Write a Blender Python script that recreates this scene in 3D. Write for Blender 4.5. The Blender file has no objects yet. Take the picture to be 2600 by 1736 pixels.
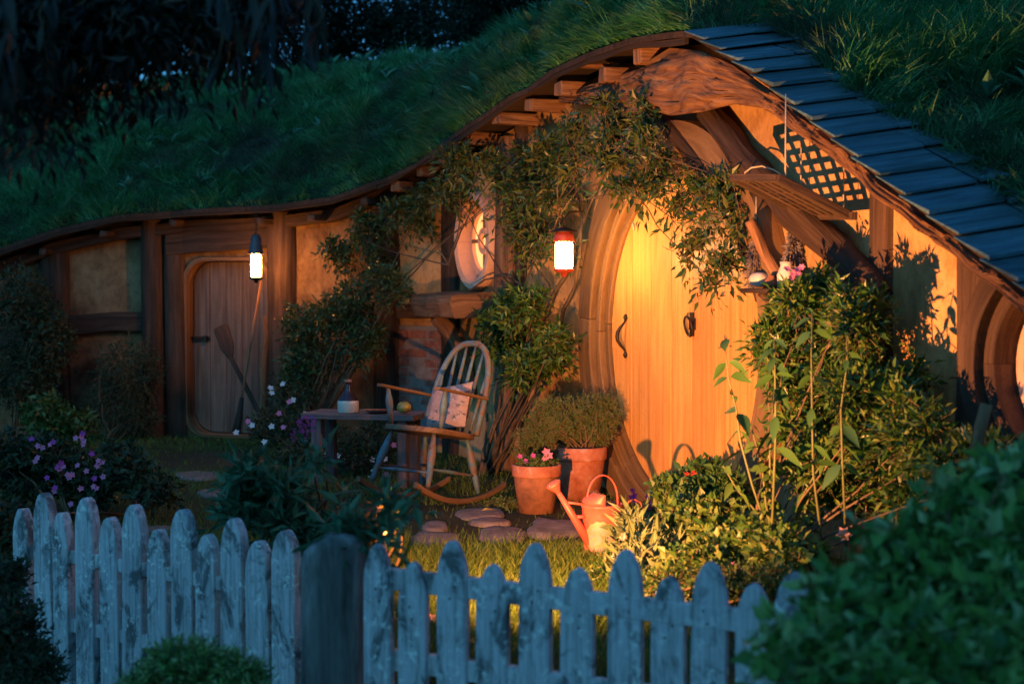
import bpy, bmesh, math, random
import numpy as np
from mathutils import Vector, Matrix, noise
from mathutils.geometry import delaunay_2d_cdt

random.seed(7)
RG = np.random.default_rng(7)
PI = math.pi
scene = bpy.context.scene
COL = scene.collection

# ------------------------------------------------------------------ camera, sky, sun, exposure
F = 4000.0
H = 1.42
TH = math.atan(168.0 / F)
cam_d = bpy.data.cameras.new('camera')
cam = bpy.data.objects.new('camera', cam_d)
COL.objects.link(cam)
cam.location = (0, 0, H)
cam.rotation_euler = (PI / 2 - TH, 0, 0)
cam_d.sensor_width = 36.0
cam_d.lens = F / 2600.0 * 36.0
cam_d.clip_end = 500
cam_d.dof.use_dof = True
cam_d.dof.focus_distance = 9.3
cam_d.dof.aperture_fstop = 2.3
scene.camera = cam

world = bpy.data.worlds.new('World')
scene.world = world
world.use_nodes = True
wn = world.node_tree
for n in list(wn.nodes):
    wn.nodes.remove(n)
w_out = wn.nodes.new('ShaderNodeOutputWorld')
w_bg = wn.nodes.new('ShaderNodeBackground')
w_sky = wn.nodes.new('ShaderNodeTexSky')
w_sky.sky_type = 'NISHITA'
w_sky.sun_disc = False
w_sky.sun_elevation = math.radians(32)
w_sky.sun_rotation = math.radians(200)
w_tint = wn.nodes.new('ShaderNodeMix')
w_tint.data_type = 'RGBA'
w_tint.blend_type = 'MULTIPLY'
w_tint.inputs[0].default_value = 1.0
w_tint.inputs[7].default_value = (0.15, 0.56, 0.95, 1)      # dusk, seen with a lamp-light white balance
wn.links.new(w_sky.outputs[0], w_tint.inputs[6])
wn.links.new(w_tint.outputs[2], w_bg.inputs[0])
w_bg.inputs[1].default_value = 0.078
wn.links.new(w_bg.outputs[0], w_out.inputs[0])

sun_d = bpy.data.lights.new('dusk_glow', 'SUN')
sun_d.energy = 0.03
sun_d.angle = math.radians(25)
sun_d.color = (0.3, 0.7, 1.0)
sun = bpy.data.objects.new('dusk_glow', sun_d)
COL.objects.link(sun)
sun.rotation_euler = (math.radians(58), 0, math.radians(-20))
sun['kind'] = 'helper'

scene.view_settings.view_transform = 'Standard'
scene.view_settings.look = 'None'
scene.view_settings.exposure = 1.0
scene.view_settings.gamma = 1.0
scene.view_settings.use_curve_mapping = False
scene.render.engine = 'CYCLES'
scene.cycles.use_denoising = True
scene.cycles.max_bounces = 5
scene.cycles.diffuse_bounces = 3
scene.cycles.glossy_bounces = 2
scene.cycles.transmission_bounces = 3
scene.cycles.transparent_max_bounces = 4
scene.cycles.sample_clamp_indirect = 6
scene.cycles.caustics_reflective = False
scene.cycles.caustics_refractive = False

# ------------------------------------------------------------------ authoring helpers: photo pixel -> place in the garden
FW = Vector((0, math.cos(TH), -math.sin(TH)))
UPV = Vector((0, math.sin(TH), math.cos(TH)))
CAMP = Vector((0, 0, H))
def ray(px, py):
    return FW + Vector((1, 0, 0)) * ((px - 1300) / F) + UPV * ((868 - py) / F)
def P(px, py, Y):
    d = ray(px, py)
    return CAMP + d * (Y / d.y)
def G(px, py, z=0.0):
    d = ray(px, py)
    return CAMP + d * ((z - H) / d.z)
def lerp(a, b, t):
    return a + (b - a) * t
def interp(x, xs, ys):
    return float(np.interp(x, xs, ys))

# ------------------------------------------------------------------ object helpers
def tag(o, label=None, cat=None, group=None, kind=None):
    if label: o['label'] = label
    if cat: o['category'] = cat
    if group: o['group'] = group
    if kind: o['kind'] = kind
    return o
def thing(name, loc, label, cat, group=None):
    o = bpy.data.objects.new(name, None)
    COL.objects.link(o)
    o.location = loc
    o.empty_display_size = 0.1
    return tag(o, label, cat, group)
def link(o, parent=None):
    COL.objects.link(o)
    if parent is not None:
        o.parent = parent
        o.matrix_parent_inverse = Matrix.Translation(-WL(parent))
    return o
def WL(o):
    v = Vector(o.location)
    p = o.parent
    while p is not None:
        v = v + 0 * v
        p = p.parent
    return v
def setmats(me, mats):
    for m in (mats if isinstance(mats, (list, tuple)) else [mats]):
        me.materials.append(m)

class MB:
    """collects verts / faces / uvs in world space and links them as one mesh"""
    def __init__(s):
        s.v = []; s.f = []; s.uv = []; s.sm = []; s.mi = []
    def face(s, idx, uv=None, smooth=False, mi=0):
        s.f.append(tuple(idx))
        s.uv.append(uv if uv else [(0, 0)] * len(idx))
        s.sm.append(smooth); s.mi.append(mi)
    def box(s, c, ax, hs, smooth=False, jit=0.0, mi=0):
        """ax: three unit vectors, hs: half sizes; grain runs along ax[2]"""
        c = Vector(c); b = len(s.v)
        for k in range(8):
            q = Vector(c)
            for j in range(3):
                q += ax[j] * (hs[j] * (1 if k >> j & 1 else -1))
            if jit:
                q += Vector((random.uniform(-jit, jit) for _ in range(3)))
            s.v.append(q)
        o1, o2 = random.random() * 5, random.random() * 5
        for q, (a, d) in (((0, 2, 6, 4), (1, 2)), ((1, 5, 7, 3), (1, 2)), ((0, 4, 5, 1), (0, 2)), ((2, 3, 7, 6), (0, 2)), ((0, 1, 3, 2), (0, 1)), ((4, 6, 7, 5), (0, 1))):
            uv = []
            for k in q:
                e = [hs[j] * (1 if k >> j & 1 else -1) for j in range(3)]
                uv.append((e[a] + o1, e[d] + o2))
            s.face([b + k for k in q], uv, smooth, mi)
        return s
    def tube(s, pts, rad, n=8, caps=True, smooth=True, flat=1.0, mi=0, wob=0.0):
        pts = [Vector(p) for p in pts]
        if not isinstance(rad, (list, tuple)): rad = [rad] * len(pts)
        b = len(s.v); L = 0; ls = []
        up = Vector((0, 0, 1))
        t0 = (pts[-1] - pts[0])
        if t0.length > 0 and abs(t0.normalized().z) > 0.9: up = Vector((0.3, 1, 0))
        o1 = random.random() * 5
        for i, p in enumerate(pts):
            if i: L += (p - pts[i - 1]).length
            ls.append(L)
            t = (pts[min(i + 1, len(pts) - 1)] - pts[max(i - 1, 0)])
            t = t.normalized() if t.length > 1e-9 else Vector((0, 0, 1))
            a = t.cross(up)
            a = a.normalized() if a.length > 1e-6 else Vector((1, 0, 0))
            c = a.cross(t)
            for k in range(n):
                th = 2 * PI * k / n
                r = rad[i] * (1 + (noise.noise(Vector((math.cos(th) * 1.5 + o1, math.sin(th) * 1.5, L * 4))) * wob if wob else 0))
                s.v.append(p + a * (math.cos(th) * r) + c * (math.sin(th) * r * flat))
        for i in range(len(pts) - 1):
            for k in range(n):
                k2 = (k + 1) % n
                u0, u1 = 2 * PI * rad[i] * k / n, 2 * PI * rad[i] * (k + 1) / n
                s.face((b + i * n + k, b + i * n + k2, b + (i + 1) * n + k2, b + (i + 1) * n + k),
                       [(u0 + o1, ls[i]), (u1 + o1, ls[i]), (u1 + o1, ls[i + 1]), (u0 + o1, ls[i + 1])], smooth, mi)
        if caps:
            s.face([b + k for k in range(n)][::-1], [(math.cos(2 * PI * k / n) * rad[0], math.sin(2 * PI * k / n) * rad[0]) for k in range(n)][::-1], False, mi)
            e = b + (len(pts) - 1) * n
            s.face([e + k for k in range(n)], [(math.cos(2 * PI * k / n) * rad[-1], math.sin(2 * PI * k / n) * rad[-1]) for k in range(n)], False, mi)
        return s
    def lathe(s, prof, c, n=32, mi=0, smooth=True, axis=None):
        """prof: [(r, z)] about c"""
        b = len(s.v); c = Vector(c)
        X, Y_, Z = (Vector((1, 0, 0)), Vector((0, 1, 0)), Vector((0, 0, 1))) if axis is None else axis
        l = 0; ls = []
        for i, (r, z) in enumerate(prof):
            if i: l += math.hypot(r - prof[i - 1][0], z - prof[i - 1][1])
            ls.append(l)
            for k in range(n):
                th = 2 * PI * k / n
                s.v.append(c + X * (r * math.cos(th)) + Y_ * (r * math.sin(th)) + Z * z)
        for i in range(len(prof) - 1):
            for k in range(n):
                k2 = (k + 1) % n
                s.face((b + i * n + k, b + i * n + k2, b + (i + 1) * n + k2, b + (i + 1) * n + k),
                       [(k * .03, ls[i]), ((k + 1) * .03, ls[i]), ((k + 1) * .03, ls[i + 1]), (k * .03, ls[i + 1])], smooth, mi)
        return s
    def prism(s, front, back, smooth=False, mi=0, uvf=None):
        """two matching loops of points"""
        b = len(s.v); n = len(front)
        s.v += [Vector(p) for p in front] + [Vector(p) for p in back]
        uv = uvf if uvf else [(Vector(p).x, Vector(p).z) for p in front]
        s.face(list(range(b, b + n)), uv, False, mi)
        s.face(list(range(b + n, b + 2 * n))[::-1], uv[::-1], False, mi)
        l = 0
        for i in range(n):
            j = (i + 1) % n
            d = (Vector(front[i]) - Vector(front[j])).length
            w = (Vector(front[i]) - Vector(back[i])).length
            s.face((b + j, b + i, b + n + i, b + n + j), [(uv[j][0], uv[j][1]), (uv[i][0], uv[i][1]), (uv[i][0] + w, uv[i][1]), (uv[j][0] + w, uv[j][1])], smooth, mi)
        return s
    def grid(s, rows, smooth=True, mi=0, uv=None):
        b = len(s.v); m = len(rows[0])
        for r in rows: s.v += [Vector(p) for p in r]
        for i in range(len(rows) - 1):
            for j in range(m - 1):
                q = (b + i * m + j, b + i * m + j + 1, b + (i + 1) * m + j + 1, b + (i + 1) * m + j)
                s.face(q, [uv(i, j), uv(i, j + 1), uv(i + 1, j + 1), uv(i + 1, j)] if uv else [(s.v[k].x + s.v[k].y, s.v[k].z) for k in q], smooth, mi)
        return s
    def build(s, name, mats, parent=None, bevel=0, disp=None):
        me = bpy.data.meshes.new(name)
        org = Vector(parent.get('_o', (0, 0, 0))) if parent is not None else Vector((0, 0, 0))
        me.from_pydata([tuple(v) for v in s.v], [], s.f)
        uvl = me.uv_layers.new(name='UVMap')
        flat = [c for u in s.uv for p in u for c in p]
        if len(flat) == 2 * len(me.loops):
            uvl.data.foreach_set('uv', flat)
        me.polygons.foreach_set('use_smooth', s.sm)
        me.polygons.foreach_set('material_index', s.mi)
        setmats(me, mats)
        me.update()
        o = bpy.data.objects.new(name, me)
        COL.objects.link(o)
        if parent is not None:
            attach(o, parent)
        if bevel:
            m = o.modifiers.new('edge', 'BEVEL')
            m.width = bevel; m.segments = 2; m.limit_method = 'ANGLE'; m.angle_limit = math.radians(40)
            m.harden_normals = False
        return o
def world_loc(o):
    v = Vector(o.location)
    p = o.parent
    while p is not None:
        v = p.matrix_basis @ v
        p = p.parent
    return v
def attach(o, parent):
    """child keeps the world-space coordinates it was built with"""
    o.parent = parent
    m = Matrix.Identity(4); p = parent
    chain = []
    while p is not None:
        chain.append(p); p = p.parent
    for q in reversed(chain):
        m = m @ q.matrix_parent_inverse @ q.matrix_basis
    o.matrix_parent_inverse = m.inverted()
    return o

def mesh_np(name, verts, faces, mats, parent=None, smooth=False, kind=None):
    """verts (n,3), faces (m,k): one mesh, fast"""
    verts = np.asarray(verts, dtype=np.float32); faces = np.asarray(faces, dtype=np.int32)
    me = bpy.data.meshes.new(name)
    m, k = faces.shape
    me.vertices.add(len(verts)); me.vertices.foreach_set('co', verts.ravel())
    me.loops.add(m * k); me.loops.foreach_set('vertex_index', faces.ravel())
    me.polygons.add(m); me.polygons.foreach_set('loop_start', np.arange(0, m * k, k, dtype=np.int32))
    me.polygons.foreach_set('use_smooth', np.full(m, smooth))
    setmats(me, mats)
    me.update(calc_edges=True)
    o = bpy.data.objects.new(name, me)
    COL.objects.link(o)
    if parent is not None: attach(o, parent)
    if kind: o['kind'] = kind
    return o

# ------------------------------------------------------------------ materials
def newmat(name):
    m = bpy.data.materials.new(name)
    m.use_nodes = True
    nt = m.node_tree
    b = nt.nodes['Principled BSDF']
    return m, nt, b
def ramp(nt, src, stops):
    r = nt.nodes.new('ShaderNodeValToRGB')
    e = r.color_ramp.elements
    while len(e) > 1: e.remove(e[-1])
    e[0].position = stops[0][0]; e[0].color = (*stops[0][1], 1)
    for p, c in stops[1:]:
        x = e.new(p); x.color = (*c, 1)
    nt.links.new(src, r.inputs[0])
    return r.outputs[0]
def tex_noise(nt, vec, scale, detail=4, rough=.55, dist=0):
    n = nt.nodes.new('ShaderNodeTexNoise')
    n.inputs['Scale'].default_value = scale; n.inputs['Detail'].default_value = detail
    n.inputs['Roughness'].default_value = rough; n.inputs['Distortion'].default_value = dist
    if vec is not None: nt.links.new(vec, n.inputs['Vector'])
    return n.outputs[0]
def mapping(nt, vec, sc):
    m = nt.nodes.new('ShaderNodeMapping')
    m.inputs['Scale'].default_value = sc
    nt.links.new(vec, m.inputs['Vector'])
    return m.outputs[0]
def mix(nt, a, b, fac, mode='MIX'):
    m = nt.nodes.new('ShaderNodeMix'); m.data_type = 'RGBA'; m.blend_type = mode
    for s, i in ((fac, 0), (a, 6), (b, 7)):
        if hasattr(s, 'links') or hasattr(s, 'is_linked'): nt.links.new(s, m.inputs[i])
        elif isinstance(s, tuple): m.inputs[i].default_value = (*s, 1)
        else: m.inputs[i].default_value = s
    return m.outputs[2]
def bump(nt, b, h, strength, dist=.01):
    x = nt.nodes.new('ShaderNodeBump')
    x.inputs['Strength'].default_value = strength; x.inputs['Distance'].default_value = dist
    nt.links.new(h, x.inputs['Height']); nt.links.new(x.outputs[0], b.inputs['Normal'])
def wood(name, c1, c2, c3=None, gx=38, gy=2.2, rough=.75, bs=.8, bd=.006, stain=.35, stainc=(.02, .015, .01)):
    m, nt, b = newmat(name)
    uv = nt.nodes.new('ShaderNodeUVMap').outputs[0]
    oi = nt.nodes.new('ShaderNodeObjectInfo')
    off = nt.nodes.new('ShaderNodeVectorMath'); off.operation = 'MULTIPLY_ADD'
    nt.links.new(oi.outputs['Random'], off.inputs[0]); off.inputs[1].default_value = (7, 13, 3)
    nt.links.new(uv, off.inputs[2])
    v = off.outputs[0]
    g = tex_noise(nt, mapping(nt, v, (gx, gy, 1)), 1, 6, .65, .6)
    big = tex_noise(nt, mapping(nt, v, (6, 1.4, 1)), 1, 3, .6, .5)
    col = ramp(nt, g, [(.3, c2), (.5, c1), (.72, c3 or c1)])
    col = mix(nt, col, stainc, ramp(nt, big, [(.45, (0, 0, 0)), (.75, (stain,) * 3)]))
    tc = nt.nodes.new('ShaderNodeTexCoord').outputs['Object']
    sp = tex_noise(nt, tc, 55, 3, .7)
    col = mix(nt, col, tuple(x * .55 for x in c1), ramp(nt, sp, [(.55, (0, 0, 0)), (.7, (.45,) * 3)]))
    hs = nt.nodes.new('ShaderNodeHueSaturation')
    mr = nt.nodes.new('ShaderNodeMapRange'); mr.inputs[3].default_value = .82; mr.inputs[4].default_value = 1.15
    nt.links.new(oi.outputs['Random'], mr.inputs[0]); nt.links.new(mr.outputs[0], hs.inputs['Value'])
    nt.links.new(col, hs.inputs['Color'])
    nt.links.new(hs.outputs[0], b.inputs['Base Color'])
    b.inputs['Roughness'].default_value = rough
    b.inputs['Specular IOR Level'].default_value = .3
    bump(nt, b, g, bs, bd)
    return m
def patchy(name, cols, scale=4, rough=.85, bs=.4, bd=.01, bscale=30, spec=.3, coord='Object', fine=.25, sc=(1, 1, 1)):
    m, nt, b = newmat(name)
    tc = nt.nodes.new('ShaderNodeTexCoord').outputs[coord]
    tc = mapping(nt, tc, sc)
    n = tex_noise(nt, tc, scale, 6, .62, .4)
    k = len(cols)
    col = ramp(nt, n, [(.3 + .4 * i / max(1, k - 1), c) for i, c in enumerate(cols)])
    n2 = tex_noise(nt, tc, bscale, 5, .7)
    col = mix(nt, col, tuple(c * .5 for c in cols[0]), ramp(nt, n2, [(.45, (0, 0, 0)), (.75, (fine,) * 3)]))
    nt.links.new(col, b.inputs['Base Color'])
    b.inputs['Roughness'].default_value = rough
    b.inputs['Specular IOR Level'].default_value = spec
    bump(nt, b, n2, bs, bd)
    return m
def leafmat(name, cols, rough=.5, trans=.25, spec=.35, patch=None, pscale=1.0):
    m, nt, b = newmat(name)
    gi = nt.nodes.new('ShaderNodeNewGeometry')
    k = len(cols)
    col = ramp(nt, gi.outputs['Random Per Island'], [(i / max(1, k - 1), c) for i, c in enumerate(cols)])
    if patch:
        tc = nt.nodes.new('ShaderNodeTexCoord').outputs['Object']
        col = mix(nt, col, patch, ramp(nt, tex_noise(nt, tc, pscale, 4, .6), [(.5, (0, 0, 0)), (.66, (.85,) * 3)]))
    nt.links.new(col, b.inputs['Base Color'])
    b.inputs['Roughness'].default_value = rough
    b.inputs['Specular IOR Level'].default_value = spec
    if trans:
        t = nt.nodes.new('ShaderNodeBsdfTranslucent')
        nt.links.new(col, t.inputs[0])
        ms = nt.nodes.new('ShaderNodeMixShader'); ms.inputs[0].default_value = trans
        out = [n for n in nt.nodes if n.type == 'OUTPUT_MATERIAL'][0]
        nt.links.new(b.outputs[0], ms.inputs[1]); nt.links.new(t.outputs[0], ms.inputs[2])
        nt.links.new(ms.outputs[0], out.inputs[0])
    return m
def plain(name, c, rough=.5, metal=0, spec=.5, var=.15):
    m, nt, b = newmat(name)
    tc = nt.nodes.new('ShaderNodeTexCoord').outputs['Object']
    n = tex_noise(nt, tc, 14, 5, .65)
    nt.links.new(mix(nt, c, tuple(x * (1 - var * 3) for x in c), ramp(nt, n, [(.4, (0, 0, 0)), (.75, (1, 1, 1))])), b.inputs['Base Color'])
    b.inputs['Roughness'].default_value = rough
    b.inputs['Metallic'].default_value = metal
    b.inputs['Specular IOR Level'].default_value = spec
    bump(nt, b, tex_noise(nt, tc, 60, 3, .6), .25, .002)
    return m
def glow(name, c, s):
    m, nt, b = newmat(name)
    nt.nodes.remove(b)
    e = nt.nodes.new('ShaderNodeEmission')
    e.inputs[0].default_value = (*c, 1); e.inputs[1].default_value = s
    out = [n for n in nt.nodes if n.type == 'OUTPUT_MATERIAL'][0]
    nt.links.new(e.outputs[0], out.inputs[0])
    return m

M = {}
M['plaster'] = patchy('plaster', [(.20, .10, .035), (.42, .23, .085), (.54, .32, .13), (.60, .38, .18)], 2.6, .9, .5, .006, 26, .2, fine=.5, sc=(1, 1, .7))
M['shaded_plaster'] = patchy('shaded_plaster', [(.07, .035, .018), (.17, .095, .045), (.25, .15, .07), (.31, .20, .10)], 3.4, .92, .7, .008, 22, .2, fine=.6, sc=(1, 1, .7))  # darker plaster copy: eave shade of the left wing put into the colour
M['door_yellow'] = wood('door_yellow', (.74, .35, .09), (.50, .21, .05), (.82, .44, .13), 34, .7, .42, .5, .002, .6, (.46, .17, .035))
M['frame_oak'] = wood('frame_oak', (.20, .115, .05), (.10, .055, .025), (.28, .17, .075), 40, 1.6, .6, .5, .003, .4, (.10, .06, .03))
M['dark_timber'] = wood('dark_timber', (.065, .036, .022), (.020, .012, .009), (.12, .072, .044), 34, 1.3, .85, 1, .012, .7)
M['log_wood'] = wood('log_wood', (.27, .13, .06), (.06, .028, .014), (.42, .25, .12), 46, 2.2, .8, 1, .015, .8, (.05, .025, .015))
M['roof_board'] = wood('roof_board', (.045, .026, .016), (.018, .012, .009), (.075, .045, .028), 30, 1.5, .85, .9, .008, .7)
M['shingle'] = wood('shingle', (.06, .13, .155), (.025, .055, .07), (.11, .20, .22), 30, 2, .7, .8, .006, .8, (.02, .045, .04))
M['picket'] = patchy('picket_wood', [(.10, .12, .10), (.34, .35, .32), (.56, .56, .54), (.74, .78, .68)], 17, .85, .7, .005, 40, .2, fine=.8, sc=(1, 1, .3))
def lichen_wood(name, base, dark, pale, ls=16):
    m, nt, b = newmat(name)
    tc = nt.nodes.new('ShaderNodeTexCoord').outputs['Object']
    g = tex_noise(nt, mapping(nt, tc, (60, 60, 3)), 1, 5, .65, .4)
    col = ramp(nt, g, [(.32, dark), (.5, base), (.7, tuple(x * 1.25 for x in base))])
    big = tex_noise(nt, mapping(nt, tc, (1, 1, .55)), ls * .55, 5, .7, .8)
    col = mix(nt, col, tuple(x * .35 for x in dark), ramp(nt, big, [(.5, (0, 0, 0)), (.62, (.85,) * 3)]))
    sp = tex_noise(nt, tc, ls * 2.1, 4, .6, .3)
    sp2 = tex_noise(nt, tc, ls * .4, 3, .6)
    f = nt.nodes.new('ShaderNodeMath'); f.operation = 'MULTIPLY'
    nt.links.new(ramp(nt, sp, [(.54, (0, 0, 0)), (.62, (1, 1, 1))]), f.inputs[0]); nt.links.new(ramp(nt, sp2, [(.42, (0, 0, 0)), (.6, (1, 1, 1))]), f.inputs[1])
    col = mix(nt, col, pale, f.outputs[0])
    nt.links.new(col, b.inputs['Base Color']); b.inputs['Roughness'].default_value = .9; b.inputs['Specular IOR Level'].default_value = .2
    bump(nt, b, sp, .6, .006)
    return m
M['picket'] = lichen_wood('picket_lichen', (.58, .58, .56), (.28, .29, .27), (.85, .90, .80), 17)
M['post_wood'] = patchy('post_wood', [(.05, .05, .04), (.17, .17, .15), (.42, .42, .38)], 7, .85, .8, .006, 30, .2, fine=.8, sc=(1, 1, .15))
M['weather_wood'] = wood('weather_wood', (.17, .11, .10), (.08, .05, .045), (.25, .18, .16), 40, 2, .8, .7, .004, .5)
M['grey_door'] = wood('grey_door', (.20, .125, .085), (.10, .06, .04), (.28, .20, .15), 34, 1.2, .7, .7, .004, .6, (.06, .035, .025))
M['chair'] = None
M['terracotta'] = patchy('terracotta', [(.28, .075, .04), (.44, .14, .07), (.50, .19, .11), (.58, .34, .26)], 11, .8, .3, .003, 40, .3, fine=.3)
M['terracotta_dark'] = patchy('terracotta_stained', [(.12, .06, .04), (.30, .12, .06), (.50, .19, .10)], 7, .85, .4, .003, 35, .3, fine=.4)
M['can_red'] = patchy('can_paint', [(.46, .075, .05), (.54, .10, .07), (.60, .16, .11)], 6, .45, .15, .002, 45, .5, fine=.2)
M['can_inner'] = plain('can_inner', (.04, .03, .06), .6)
M['iron'] = plain('iron', (.05, .032, .022), .5, .7, .5, .1)
M['brass'] = plain('aged_brass', (.30, .16, .06), .45, .8, .5, .1)
M['white_paint'] = plain('cream_paint_frame', (.82, .48, .32), .5, 0, .4, .05)
M['stone'] = patchy('stepping_stone', [(.12, .09, .075), (.22, .165, .14), (.31, .24, .20)], 9, .85, .6, .008, 50, .3, fine=.5)
M['soil'] = patchy('soil', [(.02, .016, .012), (.05, .035, .022), (.09, .065, .04)], 3, .95, .8, .02, 25, .2)
M['ground'] = patchy('ground_earth', [(.025, .03, .012), (.045, .045, .02), (.09, .065, .04)], 1.6, .95, .9, .03, 18, .2)
M['hill'] = patchy('hill_turf', [(.012, .03, .012), (.025, .05, .02), (.05, .045, .025)], 2.2, .95, 1, .04, 14, .2)
M['brick'] = patchy('brick', [(.16, .06, .05), (.26, .11, .08), (.34, .18, .14)], 9, .9, .5, .004, 40, .2, fine=.5)
M['mortar'] = patchy('mortar', [(.16, .14, .13), (.26, .23, .21)], 12, .95, .6, .005, 50, .2)
M['clay_white'] = plain('glazed_cream', (.72, .62, .50), .3, 0, .5, .06)
M['clay_dark'] = plain('glazed_dark', (.05, .025, .03), .25, 0, .5, .1)
M['apple'] = patchy('apple_skin', [(.30, .30, .05), (.45, .30, .06), (.55, .14, .05)], 18, .3, .05, .001, 60, .5)
M['rope'] = plain('twine', (.52, .42, .26), .9)
M['bark'] = wood('bark', (.15, .10, .06), (.06, .04, .025), (.24, .17, .10), 40, 6, .9, 1, .008, .5)
M['stem'] = plain('green_stem', (.14, .15, .05), .6)
M['twig'] = plain('brown_twig', (.20, .12, .06), .8)
M['dried'] = leafmat('dried_herb', [(.10, .09, .10), (.20, .18, .20), (.30, .26, .26)], .8, .1)
M['glass'] = None
M['leaf_climb'] = leafmat('climber_leaf', [(.018, .055, .014), (.035, .085, .018), (.07, .12, .024), (.15, .15, .035)], .38, .22, .45)
M['leaf_bush'] = leafmat('bush_leaf', [(.018, .06, .010), (.03, .10, .014), (.065, .15, .02), (.16, .21, .04)], .38, .25, .45)
M['leaf_garden'] = leafmat('garden_leaf', [(.03, .085, .014), (.055, .13, .02), (.10, .17, .03), (.19, .22, .06)], .45, .25, .4)
M['leaf_sage'] = leafmat('sage_leaf', [(.12, .17, .06), (.20, .25, .10), (.30, .33, .16)], .6, .2, .3)
M['leaf_broad'] = leafmat('broad_leaf', [(.03, .09, .02), (.05, .13, .03), (.08, .16, .04)], .45, .25, .4)
M['leaf_herb'] = leafmat('herb_leaf', [(.06, .13, .035), (.10, .18, .045), (.15, .20, .07), (.22, .15, .07)], .6, .15, .3)
M['leaf_dark'] = leafmat('dark_leaf', [(.015, .035, .015), (.03, .06, .02), (.05, .08, .03)], .5, .15, .3)
M['leaf_fore'] = leafmat('hedge_leaf', [(.04, .13, .03), (.09, .26, .045), (.18, .40, .08), (.42, .55, .24)], .45, .25, .4)
M['leaf_teal'] = leafmat('buddleia_leaf', [(.03, .11, .05), (.05, .17, .08), (.10, .24, .13)], .5, .2, .35)
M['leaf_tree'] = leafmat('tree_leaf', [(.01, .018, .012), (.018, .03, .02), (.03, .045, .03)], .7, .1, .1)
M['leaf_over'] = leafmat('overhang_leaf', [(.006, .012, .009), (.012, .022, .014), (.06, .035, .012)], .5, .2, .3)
M['grass_hill'] = leafmat('hill_grass', [(.025, .15, .045), (.04, .26, .075), (.09, .34, .11), (.20, .38, .18)], .5, .3, .35, patch=(.12, .10, .085), pscale=1.1)
M['grass_lawn'] = leafmat('lawn_grass', [(.05, .12, .015), (.10, .18, .02), (.17, .24, .03), (.22, .24, .06)], .5, .3, .3)
M['petal_white'] = leafmat('white_petal', [(.72, .68, .66), (.8, .78, .76)], .6, .2, .2)
M['petal_pink'] = leafmat('pink_petal', [(.70, .16, .28), (.78, .24, .38), (.70, .28, .48)], .6, .2, .2)
M['petal_purple'] = leafmat('purple_petal', [(.48, .06, .34), (.60, .10, .42)], .6, .2, .2)
M['petal_magenta'] = leafmat('magenta_petal', [(.48, .03, .22), (.62, .06, .34)], .6, .2, .2)
M['petal_red'] = leafmat('red_petal', [(.60, .02, .02), (.72, .05, .04)], .6, .2, .2)
M['petal_yellow'] = leafmat('yellow_petal', [(.70, .45, .06), (.78, .55, .12)], .6, .2, .2)
M['petal_peach'] = leafmat('peach_petal', [(.75, .35, .22), (.8, .45, .35)], .6, .2, .2)

def chairmat():
    m, nt, b = newmat('worn_blue_paint')
    tc = nt.nodes.new('ShaderNodeTexCoord').outputs['Object']
    n = tex_noise(nt, tc, 9, 6, .7, .5)
    g = tex_noise(nt, mapping(nt, nt.nodes.new('ShaderNodeUVMap').outputs[0], (50, 5, 1)), 1, 4, .6)
    col = ramp(nt, n, [(.34, (.10, .06, .035)), (.43, (.19, .12, .08)), (.50, (.08, .15, .18)), (.68, (.13, .22, .27))])
    col = mix(nt, col, (.08, .05, .03), ramp(nt, g, [(.5, (0, 0, 0)), (.72, (.7,) * 3)]))
    nt.links.new(col, b.inputs['Base Color']); b.inputs['Roughness'].default_value = .6
    bump(nt, b, n, .4, .003)
    return m
M['chair'] = chairmat()
M['chair_brown'] = wood('worn_brown', (.20, .11, .055), (.09, .05, .027), (.27, .17, .09), 40, 2, .55, .5, .003, .5)
def cushmat():
    m, nt, b = newmat('cushion_fabric')
    uv = nt.nodes.new('ShaderNodeUVMap').outputs[0]
    vo = nt.nodes.new('ShaderNodeTexVoronoi'); vo.inputs['Scale'].default_value = 7
    nt.links.new(uv, vo.inputs['Vector'])
    n = tex_noise(nt, uv, 9, 5, .6, 1.5)
    col = mix(nt, (.08, .07, .07), (.42, .36, .35), ramp(nt, n, [(.42, (0, 0, 0)), (.55, (1, 1, 1))]))
    col = mix(nt, col, (.42, .28, .24), ramp(nt, vo.outputs[0], [(.25, (.0, .0, .0)), (.5, (.8,) * 3)]))
    nt.links.new(col, b.inputs['Base Color']); b.inputs['Roughness'].default_value = .9
    bump(nt, b, tex_noise(nt, uv, 160, 2, .5), .3, .002)
    return m
M['cushion'] = cushmat()
def glassmat():
    m, nt, b = newmat('window_glass_glow')
    b.inputs['Base Color'].default_value = (.60, .27, .11, 1)
    b.inputs['Roughness'].default_value = .12
    b.inputs['Specular IOR Level'].default_value = .6
    b.inputs['Emission Color'].default_value = (1, .36, .12, 1); b.inputs['Emission Strength'].default_value = 1.0  # panes given an added glow; base colour also holds the warm light
    return m
M['glass'] = glassmat()

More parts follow.
